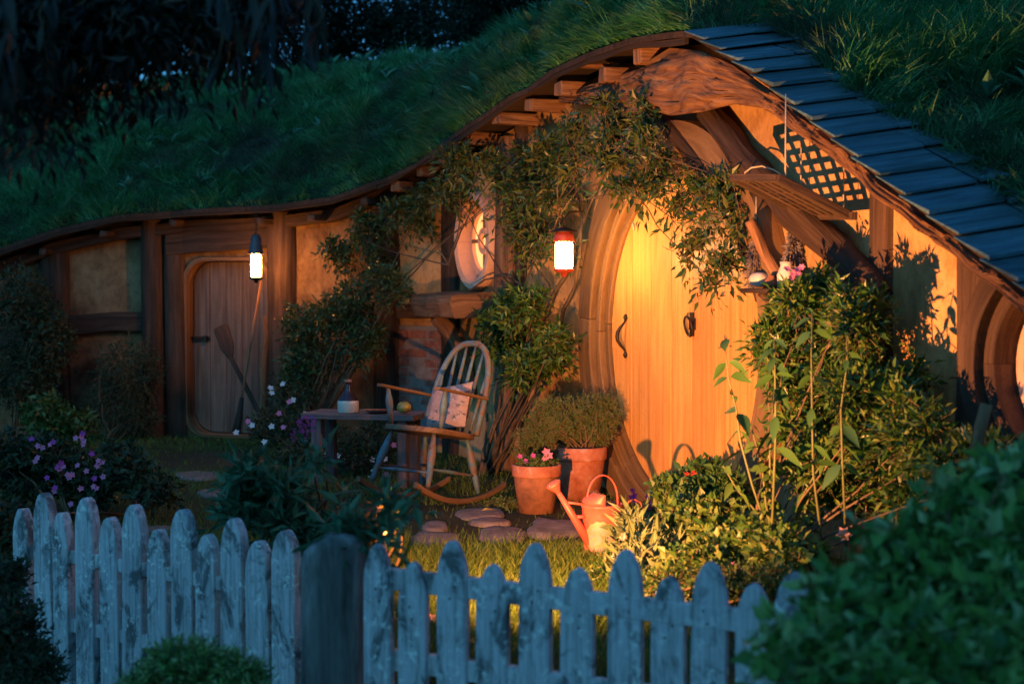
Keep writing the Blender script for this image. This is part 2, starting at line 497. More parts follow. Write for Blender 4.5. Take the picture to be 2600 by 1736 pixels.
# ------------------------------------------------------------------ the facade in plan: (s, off) -> (x, y)
GX, GY = 0.362, -0.932
PL = [(-9.5, 12.4), (-7, 13.3), (-5.5, 13.8), (-4.55, 14.0), (-3.85, 14.0), (-2.87, 13.9), (-2.11, 13.6), (-1.42, 13.2), (-.80, 12.85), (-.45, 12.5), (-.02, 11.48), (.37, 11.1), (.66, 10.35)]
PL = [Vector((a, b)) for a, b in PL] + [Vector((.66 + GX * t, 10.35 + GY * t)) for t in (2.6, 5.6)]
SL = [0.0]
for i in range(1, len(PL)): SL.append(SL[-1] + (PL[i] - PL[i - 1]).length)
s0 = SL[12]
SL = [a - s0 for a in SL]
NL = []
for i in range(len(PL)):
    t = (PL[min(i + 1, len(PL) - 1)] - PL[max(i - 1, 0)]).normalized()
    NL.append(Vector((t.y, -t.x)))
gn = Vector((GY, -GX)).normalized()
for i in (12, 13, 14): NL[i] = gn
wt = (PL[10] - PL[9]).normalized(); wnrm = Vector((wt.y, -wt.x))
NL[9] = (NL[9] + wnrm * 3).normalized(); NL[10] = (NL[10] + wnrm * 3).normalized()
SA = np.array(SL)
BX = np.array([p.x for p in PL]); BY = np.array([p.y for p in PL])
NX = np.array([p.x for p in NL]); NY = np.array([p.y for p in NL])
def FA(s, off, z):
    return Vector((np.interp(s, SA, BX) + np.interp(s, SA, NX) * off, np.interp(s, SA, BY) + np.interp(s, SA, NY) * off, z))
def FN(s):
    return Vector((np.interp(s, SA, NX), np.interp(s, SA, NY), 0)).normalized()
_sg = np.linspace(SL[0], SL[-1], 3000)
def s_of(px, off=0):
    x = np.interp(_sg, SA, BX) + np.interp(_sg, SA, NX) * off
    y = np.interp(_sg, SA, BY) + np.interp(_sg, SA, NY) * off
    pxs = 1300 + x / y * F * math.cos(TH)
    pxs = np.maximum.accumulate(pxs + np.arange(len(pxs)) * 1e-6)
    return float(np.interp(px, pxs, _sg))
def fp(px, py, off=0):
    s = s_of(px, off)
    b = FA(s, off, 0)
    return P(px, py, b.y)
def fz(px, py, off=0):
    return fp(px, py, off).z
OVER = 0.33
EP = [(-300, 725), (0, 640), (150, 590), (300, 556), (500, 541), (700, 530), (850, 510), (960, 468), (1100, 393), (1200, 322), (1300, 252), (1400, 190), (1500, 145), (1600, 112), (1700, 98), (1750, 94)]
VP = [(1795, 122), (1870, 166), (1960, 232), (2080, 332), (2200, 430), (2400, 588), (2600, 742), (2760, 862)]
E_s, E_z = [], []
for px, py in EP + VP:
    E_s.append(s_of(px, OVER)); E_z.append(fz(px, py, OVER))
E_s = [SL[0]] + E_s + [SL[-1]]
E_z = [E_z[0] - .25] + E_z + [E_z[-1] - .3]
def zroof(s): return interp(s, E_s, E_z)
S_APEX = s_of(1752, OVER)
INTO = Vector((-gn.x, -gn.y, .15))

# ------------------------------------------------------------------ ground
def gz(x, y):
    h = .018 * noise.noise(Vector((x * 1.1, y * 1.1, 0)))
    yf = interp(x, [-8, -2.3, -.9, -.45, .72, 3, 8], [12, 7.45, 6.3, 5.25, 4.6, 3.4, 1.5])
    d = max(0, min(1, (yf + .5 - y) / .45)); d = d * d * (3 - 2 * d)
    return h - .62 * d
mb = MB()
xs = sorted(set([-300, -60, -20] + list(np.arange(-9, 7.01, .15)) + [20, 60, 300]))
ys = sorted(set([-80, -20, -4] + list(np.arange(-1, 15.01, .15)) + [20, 30, 60, 400]))
mb.grid([[Vector((x, y, gz(x, y) if (-9 <= x <= 7 and -1 <= y <= 15) else (-.02 if y > 9 else -.62))) for x in xs] for y in ys])
ground = mb.build('ground', M['ground']); ground['kind'] = 'structure'

# ------------------------------------------------------------------ hill
def shingle_w(s):
    return interp(s, [S_APEX, s_of(1960, OVER), s_of(2080, OVER), s_of(2200, OVER), s_of(2400, OVER), SL[-1]], [.46, .31, .33, .39, .38, .36])
ridge_px = [-900, 0, 220, 450, 700, 900, 1050, 1200, 1320, 1430, 1600, 1800]
ridge_py = [340, 275, 232, 200, 185, 168, 158, 146, 118, 60, -90, -220]
ridge_Y = [19, 19, 18.8, 18.5, 18, 17.5, 17, 16.3, 15.3, 14.4, 13.6, 13]
cols = []
NU, NV = 150, 46
us = np.linspace(SL[0] + .3, SL[-1] - .2, NU)
def hillcol(s):
    if s <= S_APEX:
        B = FA(s, OVER - .02, zroof(s) + .035)
    else:
        B = FA(s, OVER, zroof(s)) + INTO * shingle_w(s) + Vector((0, 0, .03))
    # matching point on the ridge
    a = interp(s, [SL[0], s_of(0, OVER), s_of(700, OVER), s_of(1100, OVER), s_of(1400, OVER), S_APEX], [-900, 0, 750, 1130, 1400, 1640])
    if s <= S_APEX:
        T = P(a, interp(a, ridge_px, ridge_py), interp(a, ridge_px, ridge_Y))
    else:
        T0 = P(1640, interp(1640, ridge_px, ridge_py), interp(1640, ridge_px, ridge_Y))
        t = (s - S_APEX) / (SL[-1] - S_APEX)
        T = T0.lerp(Vector((6.2, 8.6, 3.75)), t)
    return B, T
def hillpoint(s, v, bumps=True):
    B, T = hillcol(s)
    p = B.lerp(T, v)
    bl = .30 if s <= S_APEX else .38
    p.z += bl * math.sin(PI * min(1, v)) * (1 - .35 * v)
    if bumps:
        q = Vector((p.x, p.y, 0))
        k = min(1, v * 12)
        p.z += k * (.07 * noise.noise(q * 1.3) + .05 * noise.noise(q * 3.1 + Vector((5, 0, 0))))
    return p
mb = MB()
vs = np.linspace(0, 1, NV)
rows = [[hillpoint(s, v) for s in us] for v in vs]
last = rows[-1]
for k in (1, 2, 3):
    rows.append([p + Vector((0, 2.2 * k, -.35 * k * k)) if i < NU * .7 else p + Vector((.9 * k, 1.2 * k, -.3 * k * k)) for i, p in enumerate(last)])
mb.grid(rows)
hill = mb.build('hill', M['hill']); hill['kind'] = 'structure'

# ---- grass
def blades(pos, lean, L, W, n_seg=3, gravity=.5):
    """pos (n,3), lean (n,3) unit start direction, L, W arrays -> verts, faces"""
    n = len(pos)
    az = RG.uniform(0, 2 * PI, n)
    side = np.stack([np.cos(az), np.sin(az), np.zeros(n)], 1)
    vs_, k = [], n_seg
    ts = np.linspace(0, 1, k + 1)
    hor = lean.copy(); hor[:, 2] = 0
    hn = np.linalg.norm(hor, axis=1, keepdims=True) + 1e-6
    hor = hor / hn
    bend = RG.uniform(.4, 1.3, n)[:, None] * gravity
    for t in ts:
        c = pos + lean * (L[:, None] * t) + (hor * .45 + np.array([0, 0, -1.0]) * .8) * (bend * L[:, None] * t * t)
        w = (W * (1 - t) ** .7 * .5)[:, None]
        if t < 1:
            vs_.append(c - side * w); vs_.append(c + side * w)
        else:
            vs_.append(c)
    nv = 2 * k + 1
    V = np.stack(vs_, 1).reshape(-1, 3)
    tri = []
    for i in range(k - 1):
        a = 2 * i
        tri += [(a, a + 1, a + 3), (a, a + 3, a + 2)]
    a = 2 * (k - 1)
    tri.append((a, a + 1, a + 2))
    Fc = (np.arange(n)[:, None, None] * nv + np.array(tri)[None]).reshape(-1, 3)
    return V, Fc
def in_frame(p, pad=60):
    px = 1300 + p[0] / p[1] * F
    py = 700 - (p[2] - H) / p[1] * F
    return -pad < px < 2600 + pad and -pad < py < 1736 + pad
pos, lean, LL, WW = [], [], [], []
NB = 150000
su = RG.uniform(us[0], us[-1], NB * 3); vv = RG.uniform(0, 1, NB * 3) 
# precomputed grid lookup for speed
gridP = np.array([[tuple(p) for p in r] for r in rows[:NV]])          # NV x NU x 3
def gl(s, v):
    a = (s - us[0]) / (us[-1] - us[0]) * (NU - 1); b = v * (NV - 1)
    i = np.clip(a.astype(int), 0, NU - 2); j = np.clip(b.astype(int), 0, NV - 2)
    fa = (a - i)[:, None]; fb = (b - j)[:, None]
    return (gridP[j, i] * (1 - fa) + gridP[j, i + 1] * fa) * (1 - fb) + (gridP[j + 1, i] * (1 - fa) + gridP[j + 1, i + 1] * fa) * fb
pt = gl(su, vv)
# area weight
e1 = gl(np.clip(su + .01, us[0], us[-1]), vv) - pt; e2 = gl(su, np.clip(vv + .004, 0, 1)) - pt
ar = np.linalg.norm(np.cross(e1, e2), axis=1)
pxx = 1300 + pt[:, 0] / pt[:, 1] * F; pyy = 700 - (pt[:, 2] - H) / pt[:, 1] * F
ok = (pxx > -120) & (pxx < 2700) & (pyy > -90)
prob = ar * ok / np.maximum(pt[:, 1], 5) ** 1.0
prob = prob / np.percentile(prob[ok], 92)
keep = RG.uniform(0, 1, len(prob)) < prob
idx = np.nonzero(keep)[0][:NB]
pt = pt[idx]; vsel = vv[idx]; ssel = su[idx]
nrm = np.cross(gl(np.clip(ssel + .02, us[0], us[-1]), vsel) - pt, gl(ssel, np.clip(vsel + .02, 0, 1)) - pt)
nrm /= np.linalg.norm(nrm, axis=1, keepdims=True) + 1e-9
nrm[nrm[:, 2] < 0] *= -1
down = np.stack([nrm[:, 0], nrm[:, 1], nrm[:, 2] * 0], 1)
# tufts: lean and length vary together over ~15 cm
def vnoise(p, f, o=0):
    return np.array([noise.noise(Vector((a * f + o, b * f, c * f))) for a, b, c in p])
t1 = vnoise(pt, 5.5); t2 = vnoise(pt, 5.5, 40); t3 = vnoise(pt, 2.2, 9)
ln = np.stack([t1 * 1.5, t2 * 1.5 - .15, np.full(len(pt), .75)], 1) + down * 1.3 + RG.normal(0, .25, pt.shape)
ln /= np.linalg.norm(ln, axis=1, keepdims=True)
Lh = (.13 + .05 * RG.uniform(-1, 1, len(pt))) * (1 + 1.3 * np.clip(t3 + t1 * .7, -.55, 1.0))
Lh = np.where((ssel > S_APEX), Lh * 1.35, Lh)
edge = vsel < .02
Lh = np.where(edge & (ssel <= S_APEX), Lh * .8, Lh)
Wd = RG.uniform(.006, .011, len(pt))
V, Fc = blades(pt, ln, Lh, Wd, 3, .55)
g = mesh_np('grass', V, Fc, M['grass_hill'], kind='stuff')
tag(g, 'long tufted grass growing over the turf roof and hill', 'grass')

wp_, wd_, wn_, wl_ = [], [], [], []
for k in range(130):
    s_ = random.uniform(s_of(100, OVER), SL[-1] - .3); v_ = random.uniform(.03, .95); q_ = hillpoint(s_, v_)
    for j in range(random.randint(4, 9)):
        a_ = random.uniform(0, 2 * PI)
        wp_.append(tuple(q_ + Vector((0, 0, .06)))); wd_.append((math.cos(a_), math.sin(a_), random.uniform(.4, 1.3))); wn_.append((random.uniform(-.4, .4), random.uniform(-.6, 0), 1)); wl_.append(random.uniform(.09, .2))
wl_ = np.array(wl_)
weed_args = (np.array(wp_), np.array(wd_), np.array(wn_), wl_, wl_ * .3)

# ------------------------------------------------------------------ cottage
cot = thing('cottage', FA(1.0, 0, 0), 'turf-roofed cottage dug into the hill with a big round yellow door', 'cottage')
DC_S, DC_Z, DR = 1.01, 1.045, .99
# left door in (s, z)
LD0, LD1 = s_of(478), s_of(684)
LDC = (LD0 + LD1) / 2; LDW = (LD1 - LD0) / 2; LDB, LDT = .03, fz(560, 662)
WCs = (SL[9] + SL[10]) / 2 - .01; WCz = fz(1218, 612); WR = .335
RWs = s_of(2705); RWz = fz(2705, 935); RWR = .38
def circ(cs, cz, r, n=48, rz=None):
    return [(cs + r * math.cos(2 * PI * k / n), cz + (rz or r) * math.sin(2 * PI * k / n)) for k in range(n)]
def rrect(cs, z0, z1, w, rad, n=8):
    out = []
    for (ax, az, st) in ((cs + w - rad, z0 + rad, -PI / 2), (cs + w - rad, z1 - rad, 0), (cs - w + rad, z1 - rad, PI / 2), (cs - w + rad, z0 + rad, PI)):
        for k in range(n + 1):
            a = st + PI / 2 * k / n
            out.append((ax + rad * math.cos(a), az + rad * math.sin(a)))
    return out
def inside(p, poly):
    x, y = p; c = False; n = len(poly)
    for i in range(n):
        x1, y1 = poly[i]; x2, y2 = poly[(i + 1) % n]
        if (y1 > y) != (y2 > y) and x < (x2 - x1) * (y - y1) / (y2 - y1) + x1: c = not c
    return c
holes = [circ(DC_S, DC_Z, DR + .02), rrect(LDC, LDB, LDT, LDW, .2), circ(WCs, WCz, WR), circ(RWs, RWz, RWR)]
verts2, edges2 = [], []
for h in holes:
    b = len(verts2); verts2 += [Vector(p) for p in h]
    edges2 += [(b + i, b + (i + 1) % len(h)) for i in range(len(h))]
top = [(s, zroof(s) + .0) for s in np.arange(SL[0] + .05, SL[-1], .1)]
bot = [(s, -.05) for s in np.arange(SL[0] + .05, SL[-1], .3)]
outl = top + bot[::-1]
b = len(verts2); verts2 += [Vector(p) for p in outl]
edges2 += [(b + i, b + (i + 1) % len(outl)) for i in range(len(outl))]
for s in np.arange(SL[0] + .1, SL[-1] - .05, .11):
    z = .06
    while z < zroof(s) - .06:
        q = (s + random.uniform(-.02, .02), z)
        if not any(inside(q, h) for h in holes): verts2.append(Vector(q))
        z += .11
rv, re, rf = delaunay_2d_cdt(verts2, edges2, [], 0, 1e-5)[:3]
mb = MB()
def wav(s, z): return .012 * noise.noise(Vector((s * 2.3, z * 2.3, 3)))
mb.v = [FA(p.x, wav(p.x, p.y), p.y) for p in rv]
S_SHADED = s_of(1000)
for f in rf:
    c = (sum(rv[i].x for i in f) / len(f), sum(rv[i].y for i in f) / len(f))
    if any(inside(c, h) for h in holes) or not inside(c, outl): continue
    f = list(f)
    mb.face(f, [(rv[i].x, rv[i].y) for i in f], True, 1 if c[0] < S_SHADED else 0)
wallo = mb.build('wall', [M['plaster'], M['shaded_plaster']], cot)

# roof deck: thin slab under turf, seen from below
def deck(s_a, s_b, n, name):
    mb = MB(); rws = []
    ss = np.linspace(s_a, s_b, n)
    for off, dz in ((OVER, 0), (OVER, .035), (-.7, .15), (-.7, .1), (-.05, .04), (OVER, 0)):
        if off == -.05: continue
        rws.append([FA(s, off, zroof(s) + dz) for s in ss])
    mb.grid(rws, smooth=False, uv=lambda i, j: (ss[j], i * .3))
    return mb.build(name, M['roof_board'], cot)
roof = deck(SL[0] + .05, S_APEX, 90, 'roof')
gable_roof = deck(S_APEX, SL[-1] - .02, 24, 'gable_roof')

# shingles: courses down the gable side, one column at the verge and one under the turf
NC = 21
s_c = []
s = S_APEX + .005
step = (SL[-1] - .05 - S_APEX) / NC
for i in range(NC):
    sa, sb = S_APEX + i * step, S_APEX + (i + 1) * step + .05
    jw = interp(sa, [S_APEX, s_of(2100, OVER), s_of(2400, OVER), SL[-1]], [.27, .30, .34, .36])
    for (w0, w1) in ((-.05, jw), (jw + .012, jw + .40), (jw + .41, jw + .8)):
        if w0 > shingle_w(sa) + .06: continue
        w0 += random.uniform(-.014, .008)
        sb = sa + step + random.uniform(.03, .06); wp = [Vector((0, 0, random.uniform(-.002, .009))) for _ in range(4)]
        A = [FA(sa, OVER, zroof(sa)) + INTO * w for w in (w0, w1)]
        B = [FA(sb, OVER, zroof(sb)) + INTO * w for w in (w1, w0)]
        up = Vector((0, 0, 1))
        t_hi, t_lo = .042 + random.uniform(-.003, .003), .072 + random.uniform(-.006, .006)
        bt = [A[0] + up * .034, A[1] + up * .034, B[0] + up * .056 + wp[2], B[1] + up * .056 + wp[3]]
        tp = [A[0] + up * t_hi, A[1] + up * t_hi, B[0] + up * t_lo + wp[2], B[1] + up * t_lo + wp[3]]
        m2 = MB(); m2.prism(tp, bt, uvf=[(0, w0), (0, w1), (step, w1), (step, w0)])
        m2.build('shingle', M['shingle'], gable_roof, bevel=.004)

def strip(name, up, lo, off, thick, mat, parent, n=60, rowsn=7, amp=.015, fr=9, curve=.6):
    """board between two pixel curves on the plane at off: front bulges, has a back"""
    xs_u = [p[0] for p in up]; yu = [p[1] for p in up]; xl = [p[0] for p in lo]; yl = [p[1] for p in lo]
    rws_f, rws_b = [], []
    for i in range(rowsn):
        v = i / (rowsn - 1); rf_, rb = [], []
        for x in np.linspace(xs_u[0], xs_u[-1], n):
            y = lerp(interp(x, xs_u, yu), interp(x, xl, yl), v)
            q = fp(x, y, off); N = FN(s_of(x, off))
            al = s_of(x, off); d = thick * (math.sin(PI * v) ** curve) + amp * .7 * noise.noise(q * fr * .5) + amp * .5 * noise.noise(Vector((al * 2.5, v * 9 + .8 * noise.noise(q * 3), 4))) + amp * -.9 * max(0, 1 - 6 * abs(noise.noise(Vector((al * 1.6, v * 7 + noise.noise(q * 3), 1)))))
            if v in (0, 1): d = 0
            rf_.append(q + N * d); rb.append(q - N * thick * .5)
        rws_f.append(rf_); rws_b.append(rb)
    mb = MB()
    allr = rws_f + [rws_b[-1], rws_b[0], rws_f[0]]
    W_ = .12
    Ls_ = [s_of(x, off) * 1.25 for x in np.linspace(xs_u[0], xs_u[-1], n)]
    mb.grid(allr, uv=lambda i, j: (i * .22 / rowsn + .02 * math.sin(Ls_[j] * 7), Ls_[j]))
    # end caps
    for jj in (0, -1):
        loop = [r[jj] for r in rws_f] + [rws_b[-1][jj], rws_b[0][jj]]
        b = len(mb.v); mb.v += loop
        mb.face(list(range(b, b + len(loop))) if jj == 0 else list(range(b, b + len(loop)))[::-1], [(k * .02, 0) for k in range(len(loop))])
    return mb.build(name, mat, parent)
strip('bargeboard',
      [(1640, 160), (1700, 122), (1780, 130), (1860, 166), (1940, 222), (2000, 266), (2060, 314), (2150, 388), (2250, 470), (2350, 552), (2450, 628), (2600, 744), (2750, 858)],
      [(1640, 275), (1700, 294), (1780, 284), (1860, 264), (1940, 276), (2000, 312), (2060, 360), (2150, 432), (2250, 512), (2350, 596), (2450, 668), (2600, 788), (2750, 905)],
      .24, .035, M['log_wood'], cot, n=150, rowsn=22, amp=.04, curve=.35)
strip('crooked_beam', [(1425, 245), (1500, 215), (1580, 188), (1655, 165)], [(1425, 262), (1500, 268), (1580, 290), (1655, 300)], .16, .03, M['log_wood'], cot, n=60, rowsn=20, amp=.035, curve=.35)
# eave fascia and wall plate along the turf edge
def facade_beam(name, pts, off, hw, hd, mat, parent, n=30, wobble=.01):
    xs_ = [p[0] for p in pts]; ys_ = [p[1] for p in pts]
    ss = np.linspace(s_of(xs_[0], off), s_of(xs_[-1], off), n)
    mb = MB(); rws = []
    for (dz, do) in ((hw, hd), (-hw, hd), (-hw, -hd), (hw, -hd), (hw, hd)):
        r = []
        for s in ss:
            b_ = FA(s, off, 0); px = 1300 + b_.x / b_.y * F * math.cos(TH)
            z = P(px, interp(px, xs_, ys_), b_.y).z
            q = FA(s, off + do, z + dz)
            q.z += wobble * noise.noise(q * 3); 
            r.append(q)
        rws.append(r)
    mb.grid(rws, smooth=False, uv=lambda i, j: (i * .1, ss[j]))
    for jj in (0, -1):
        b = len(mb.v); mb.v += [rws[k][jj] for k in range(4)]
        mb.face((b, b + 1, b + 2, b + 3), [(0, 0), (.1, 0), (.1, .1), (0, .1)])
    return mb.build(name, mat, parent, bevel=.008)
facade_beam('fascia', [(-200, 703), (0, 645), (150, 595), (300, 560), (500, 545), (700, 533), (850, 513), (960, 472)], OVER - .02, .018, .012, M['roof_board'], cot, 60)
facade_beam('wall_plate', [(-200, 740), (0, 680), (150, 628), (300, 595), (500, 575), (700, 565), (850, 548), (960, 505), (1100, 440)], .06, .05, .05, M['dark_timber'], cot, 60)
facade_beam('fascia', [(962, 476), (1100, 402), (1200, 331), (1300, 261), (1400, 198), (1500, 153), (1600, 120), (1740, 104)], OVER - .02, .018, .012, M['roof_board'], cot, 60)
# rafter tails
for (px, py, l) in ((1600, 138, .42), (1438, 148, .42), (1508, 186, .4), (1398, 222, .45), (1322, 262, .4), (1240, 297, .4), (1162, 347, .36), (1100, 395, .36), (1045, 430, .34), (985, 470, .3), (905, 508, .3), (770, 548, .3), (640, 556, .3), (420, 562, .3), (245, 590, .3), (90, 636, .3)):
    off = OVER - .04
    s = s_of(px + 18, off); N = FN(s); T = Vector((-N.y, N.x, 0))
    c = fp(px + 18, py + 4, off) - N * (l / 2)
    m2 = MB(); hw = .055 if px > 980 else .035
    m2.box(c, (T, Vector((0, 0, 1)), N), (hw * random.uniform(.85, 1.1), hw * .8, l / 2), jit=.008)
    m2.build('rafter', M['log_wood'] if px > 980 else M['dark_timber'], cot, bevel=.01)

# posts, rails, braces
def post(px0, px1, off, depth, mat, name='post', zb=-.05, ztop=None, seg=9, knob=.012, parent=None):
    s_a, s_b = s_of(px0, off), s_of(px1, off)
    zt = ztop if ztop is not None else min(zroof(s_a), zroof(s_b)) - .01
    rws = []
    zs = np.linspace(zb, zt, seg * 2)
    n_a = 7
    prof = [(-.5, -depth * .4), (-.5, depth * .55), (-.33, depth * .95), (0, depth), (.33, depth * .95), (.5, depth * .55), (.5, -depth * .4)]
    sd = random.random() * 50
    for (a, d) in prof:
        r = []
        for z in zs:
            sc = lerp(s_a, s_b, .5 + a)
            q = FA(sc, off + d, z)
            nn = noise.noise(Vector((sd + a * 2, z * 1.6, d * 5)))
            q += FN(sc) * (nn * knob) + Vector((FN(sc).y, -FN(sc).x, 0)) * (noise.noise(Vector((sd, z * 1.3, 7))) * knob * 1.4)
            r.append(q)
        rws.append(r)
    mb = MB(); mb.grid(rws, uv=lambda i, j: (i * abs(s_b - s_a) / 6, zs[j]))
    return mb.build(name, mat, parent or cot)
post(108, 178, .0, .10, M['dark_timber'])
post(368, 420, .0, .12, M['dark_timber'])
post(424, 474, .0, .08, M['dark_timber'], name='door_jamb')
post(690, 752, .0, .13, M['dark_timber'])
post(955, 1015, .0, .08, M['dark_timber'])
post(1128, 1166, .0, .05, M['dark_timber'])
post(1268, 1312, .0, .06, M['log_wood'])
post(1318, 1340, .0, .05, M['dark_timber'])
post(2218, 2268, .0, .05, M['dark_timber'], knob=.02)
post(2440, 2525, .0, .07, M['dark_timber'], knob=.02)
# live-edge slab beside the plank door
m2 = MB()
pts = [fp(x, y, .13) for x, y in ((672, 800), (676, 860), (668, 930), (672, 1000), (662, 1090), (664, 1108))]
m2.tube(pts, [.012, .03, .035, .04, .04, .04], 8, wob=.5)
m2.build('split_trunk', M['log_wood'], cot)
def rail(x0, y0, x1, y1, off, hh, hd, mat, name='rail'):
    return facade_beam(name, [(x0, y0), (x1, y1)], off, hh, hd, mat, cot, 14, .02)
rail(182, 822, 366, 815, .02, .09, .05, M['dark_timber'])
rail(758, 795, 950, 797, .02, .07, .06, M['dark_timber'])
rail(1018, 792, 1125, 785, .02, .06, .06, M['dark_timber'])
rail(430, 618, 690, 600, .03, .10, .06, M['dark_timber'], 'lintel')
rail(-40, 860, 105, 850, .02, .08, .05, M['dark_timber'])
# leaning braces (round logs) on the gable
def log(name, pts, rads, mat, n=14, wob=.25):
    pts = [Vector(p) for p in pts]
    out, rr = [], []
    K = 7
    for i in range(len(pts) - 1):
        for k in range(K):
            t = k / K
            p0, p1, p2, p3 = pts[max(0, i - 1)], pts[i], pts[i + 1], pts[min(len(pts) - 1, i + 2)]
            out.append(.5 * ((2 * p1) + (-p0 + p2) * t + (2 * p0 - 5 * p1 + 4 * p2 - p3) * t * t + (-p0 + 3 * p1 - 3 * p2 + p3) * t ** 3))
            rr.append(lerp(rads[i], rads[i + 1], t))
    out.append(pts[-1]); rr.append(rads[-1])
    m2 = MB(); m2.tube(out, rr, n, wob=wob)
    return m2.build(name, mat, cot)
log('brace', [fp(1790, 275, .08), fp(1865, 370, .07), fp(1945, 460, .07), fp(2050, 565, .07), fp(2180, 690, .07), fp(2230, 760, .07)], [.06, .075, .08, .08, .08, .075], M['dark_timber'], n=16, wob=.45)
log('brace', [fp(1660, 290, .12), fp(1760, 390, .1), fp(1850, 520, .08), fp(1905, 640, .06), fp(1935, 760, .06)], [.05, .055, .05, .05, .04], M['dark_timber'])
log('strut', [fp(1905, 560, .2), fp(1940, 640, .14), fp(1975, 700, .1)], [.03, .03, .03], M['log_wood'])

# brick infill under the rail
mbk = MB()
b0, b1 = s_of(1016), s_of(1128)
zt_, zb_ = fz(1060, 826), .06
mbk.prism([FA(b0, .012, zb_), FA(b1, .012, zb_), FA(b1, .012, zt_), FA(b0, .012, zt_)], [FA(b0, -.05, zb_), FA(b1, -.05, zb_), FA(b1, -.05, zt_), FA(b0, -.05, zt_)])
infill = mbk.build('brick_panel', M['mortar'], cot)
row = 0; z = zb_ + .005
while z + .07 < zt_:
    sx = b0 - (.11 if row % 2 else 0)
    while sx < b1 - .03:
        a, c = max(sx, b0 + .004), min(sx + .205, b1 - .004)
        if c - a > .04:
            sm = (a + c) / 2; N = FN(sm); T = Vector((-N.y, N.x, 0))
            m2 = MB(); m2.box(FA(sm, .012 + random.uniform(0, .008), z + .034), (T, N, Vector((0, 0, 1))), ((c - a) / 2, .016, .032), jit=.003)
            m2.build('brick', M['brick'], infill, bevel=.003)
        sx += .217
    z += .077; row += 1

# ---- rings (frames) as segments
def ring_seg(name, cs, cz, prof, a0, a1, mat, parent, n=14, joint=.004):
    """prof: (radius, off) loop"""
    rws = []
    angs = np.linspace(a0 + joint, a1 - joint, n)
    for (r, o) in prof + [prof[0]]:
        rws.append([FA(cs + r * math.cos(a), o, cz + r * math.sin(a)) for a in angs])
    mb = MB(); mb.grid(rws, smooth=False, uv=lambda i, j: (i * .05, angs[j] * prof[0][0]))
    for jj in (0, -1):
        b = len(mb.v); mb.v += [rws[k][jj] for k in range(len(prof))]
        mb.face(range(b, b + len(prof)), [(p[0], p[1]) for p in prof])
    return mb.build(name, mat, parent, bevel=.004)
dframe = thing('door_frame', FA(DC_S, 0, DC_Z), None, None)
attach_e = dframe; dframe.parent = cot
dframe.matrix_parent_inverse = (cot.matrix_basis).inverted()
profA = [(DR, -.06), (DR, .035), (DR + .006, .040), (DR + .045, .040), (DR + .045, -.06)]
profB = [(DR + .047, -.05), (DR + .047, .078), (DR + .053, .084), (DR + .105, .084), (DR + .105, -.05)]
profC = [(DR + .107, -.05), (DR + .107, .12), (DR + .117, .13), (DR + .30, .13), (DR + .30, -.05)]
cuts = [-PI * 1.0 - .06, -PI * .72, -PI * .42, -.1, PI * .28, PI * .6, PI * .94]
for pf, sh in ((profA, 0), (profB, .05), (profC, -.02)):
    for i in range(len(cuts) - 1):
        hi = cuts[i + 1] if i < len(cuts) - 2 else cuts[0] + 2 * PI
        ring_seg('frame_segment', DC_S, DC_Z, pf, cuts[i] + sh, hi + sh, M['frame_oak'], dframe, 16, .0018)

def door_planks(parent, outline_fn, edges, off0, th, mat, zs_uv=1, name='plank'):
    """vertical planks clipped to an outline: outline_fn(s) -> (z0, z1)"""
    for i in range(len(edges) - 1):
        a, c = edges[i] + .0018, edges[i + 1] - .0018
        sa = np.linspace(a, c, 7)
        loop = [(s, outline_fn(s)[0]) for s in sa] + [(s, outline_fn(s)[1]) for s in sa[::-1]]
        j = random.uniform(-.002, .002)
        m2 = MB()
        m2.prism([FA(s, off0 + th + j, z) for s, z in loop], [FA(s, off0, z) for s, z in loop], uvf=[(s * zs_uv + i * 1.7, z) for s, z in loop])
        m2.build(name, mat, parent, bevel=.0025)
rdoor = thing('round_door', FA(DC_S, 0, DC_Z), None, None); rdoor.parent = cot
rdoor.matrix_parent_inverse = (cot.matrix_basis).inverted()
def circ_z(s, r=DR - .006):
    d = max(0, r * r - (s - DC_S) ** 2) ** .5
    return DC_Z - max(d, .012), DC_Z + max(d, .012)
ed = [DC_S - DR + .008] + [DC_S + (k - 3.5) * .272 for k in range(1, 7)] + [DC_S + DR - .008]
ed = sorted(ed)
door_planks(rdoor, circ_z, ed, -.03, .045, M['door_yellow'])
# handle: bowed pull with end knobs
hp = [(1589, 809), (1590, 820), (1583, 828), (1577, 842), (1576, 858), (1579, 874), (1586, 884), (1592, 890), (1593, 897)]
hoff = [.02, .035, .06, .075, .08, .075, .06, .035, .02]
hs_ = s_of(1590, .02)
m2 = MB()
m2.tube([FA(hs_ - .01 * math.sin(PI * k / 8), hoff[k], interp(k, [0, 8], [fz(1589, 809, .02), fz(1589, 897, .02)])) for k in range(9)], [.006, .007, .010, .012, .013, .012, .010, .007, .006], 10)
for zz in (fz(1589, 806, .02), fz(1589, 900, .02)):
    for rr_, dz in ((.016, 0), (.010, .014), (.010, -.014)):
        m2.lathe([(0, -rr_), (rr_ * .7, -rr_ * .7), (rr_, 0), (rr_ * .7, rr_ * .7), (0, rr_)], FA(hs_, .026, zz + dz), 10)
m2.build('handle', M['iron'], rdoor)
